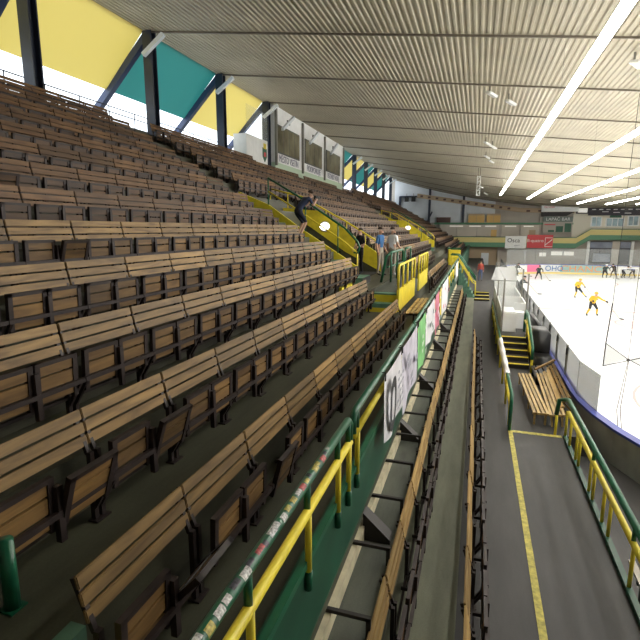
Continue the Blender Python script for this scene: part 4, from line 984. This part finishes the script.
# hockey players
SK = dict(pel=(0, .12, .84), spi=(0, .06, 1.0), che=(0, -.10, 1.20), nec=(0, -.20, 1.34), jaw=(0, -.26, 1.40), hea=(0, -.27, 1.50),
          shl=(.20, -.12, 1.28), ell=(.36, -.20, 1.06), wrl=(.30, -.46, .98), shr=(-.20, -.12, 1.28), elr=(-.38, -.18, 1.08), wrr=(-.30, -.48, 1.06),
          hil=(.11, .10, .80), knl=(.24, -.08, .48), anl=(.32, .10, .12), tol=(.34, -.08, .07), hir=(-.11, .10, .80), knr=(-.24, -.08, .48), anr=(-.34, .08, .12), tor=(-.36, -.1, .07))
def player(label, slabel, loc, rz, pose, jersey, helm, sock='jersey', stick=True, hand='wrl'):
    p = dict(SK); p.update(pose)
    o = person(label, loc, rz, p, jersey, 'pantsblk', 'black', sleeve=1., padding=1.28, helmet=helm, sock=sock, glove='black', cat='hockey player', group='hockey players on the ice')
    for a, b in (('anl', 'tol'), ('anr', 'tor')):
        A, B = Vector(p[a]), Vector(p[b]); d = Vector((B.x - A.x, B.y - A.y, 0)).normalized(); q = Vector((A.x, A.y, .0)) - d * .06
        m2 = MB().mat('bladem'); m2.beam(q + Vector((0, 0, .02)), q + d * .30 + Vector((0, 0, .02)), .012, .05); m2.obj('skate_blade', None, o)
    if stick:
        t = thing('hockey_stick', slabel, 'hockey stick', loc, rz, 'hockey sticks'); w = Vector(p[hand]); w2 = Vector(p['wrr' if hand == 'wrl' else 'wrl'])
        sd = 1 if hand == 'wrl' else -1
        end = Vector((w.x + .55 * sd, w.y - .75, .04)); dirv = (w - end).normalized()
        m2 = MB().mat('stick'); m2.tube([end, w, w + dirv * .35], .016, 8); m2.obj('shaft', None, t, True)
        m2 = MB().mat('black'); m2.beam(end, end + Vector((.12 * sd, -.28, .0)), .02, .07); m2.obj('blade', None, t)
player('hockey player in yellow jersey gliding nearest the camera, arm out', 'stick of the nearest yellow hockey player', (7.5, 35.7, ICE), .25, dict(ell=(.42, -.16, 1.12), wrl=(.62, -.34, 1.02)), 'jersey', 'helmet')
player('hockey player in yellow jersey striding with one leg stretched behind', 'stick of the striding yellow hockey player', (8.2, 45.0, ICE), .3, dict(knl=(.40, .05, .46), anl=(.75, .22, .14), tol=(.82, .05, .08), knr=(-.16, -.12, .5), anr=(-.2, .05, .12), tor=(-.22, -.14, .07)), 'jersey', 'helmet')
player('hockey player in dark kit standing before the pink board advert', 'stick of the player before the pink advert', (6.85, 60.2, ICE), .1, dict(), 'jerseydark', 'helmetb', 'jerseydark')
player('dark-clad hockey player near the corner beside the timekeeper booth roof', 'stick of the player in the far corner', (4.75, 64.0, ICE), .9, dict(), 'jerseydark', 'helmetb', 'jerseydark')
player('hockey player in dark green kit and white helmet by the far boards', 'stick of the dark green player by the far boards', (14.5, 64.9, ICE), .2, dict(anl=(.2, .1, .12), tol=(.22, -.08, .07), anr=(-.2, .08, .12), tor=(-.2, -.1, .07)), 'jerseydark', 'helmetw', 'jerseydark')
player('hockey player all in black bending beside the goal frame', 'stick of the bending black player', (15.7, 66.2, ICE), -.8, dict(), 'blackc', 'helmetb', 'blackc')
player('crouching hockey player in white and black beside the goal frame', 'stick of the crouching white player', (16.6, 65.6, ICE), .9, dict(che=(0, -.24, 1.08), nec=(0, -.36, 1.18), jaw=(0, -.43, 1.22), hea=(0, -.45, 1.32), shl=(.2, -.26, 1.14), shr=(-.2, -.26, 1.14)), 'jerseywhite', 'helmetb', 'pantsblk')
player('crouching hockey player in pale blue at the far boards', 'stick of the pale blue player', (17.6, 66.0, ICE), -.9, dict(che=(0, -.24, 1.08), nec=(0, -.36, 1.18), jaw=(0, -.43, 1.22), hea=(0, -.45, 1.32), shl=(.2, -.26, 1.14), shr=(-.2, -.26, 1.14)), 'jerseyblue', 'helmetw', 'pantsblk')
player('hockey player whose black helmet just shows above the near boards', 'stick of the player behind the near boards', (3.9, 46.0, ICE), 1.2, dict(), 'jerseydark', 'helmetb', 'jerseydark')
# goal at the far end, turned in front of the boards
t = thing('hockey_goal', 'white-framed hockey goal with net by the crouching players at the far end', 'goal', (15.9, 64.4, ICE))
m2 = MB().mat('white'); m2.tube([(0, 0, 0), (0, 0, 1.22), (1.83, 0, 1.22), (1.83, 0, 0)], .04, 8); m2.obj('goal_frame', None, t)
m2 = MB().mat('net'); m2.quad((0, 0, 1.2), (1.83, 0, 1.2), (1.83, .7, 0), (0, .7, 0)); m2.obj('goal_net', None, t)

# ------------------------------------------------------------------ light, world, camera
w = bpy.data.worlds.new('World'); SC.world = w; w.use_nodes = True
bg = w.node_tree.nodes['Background']; bg.inputs['Color'].default_value = (.86, .93, 1., 1); bg.inputs['Strength'].default_value = 2.6
cam = bpy.data.cameras.new('camera'); co = bpy.data.objects.new('main_camera', cam); C.objects.link(co); SC.camera = co
cam.sensor_width = 36; cam.lens = 490 / 640 * 36; cam.clip_end = 300; cam.clip_start = .05
r = Vector((.95323561, .30220491, .0037502)); u = Vector((-.05904784, .17405473, .98296404)); fwd = Vector((-.29640382, .93721777, -.18375971))
co.matrix_world = Matrix(((r.x, u.x, -fwd.x, 0), (r.y, u.y, -fwd.y, 0), (r.z, u.z, -fwd.z, 0), (0, 0, 0, 1)))
for o in list(C.objects):
    if o.parent is None: o.location.z += LIFT
SC.view_settings.view_transform = 'Standard'; SC.view_settings.look = 'None'; SC.view_settings.exposure = 0.
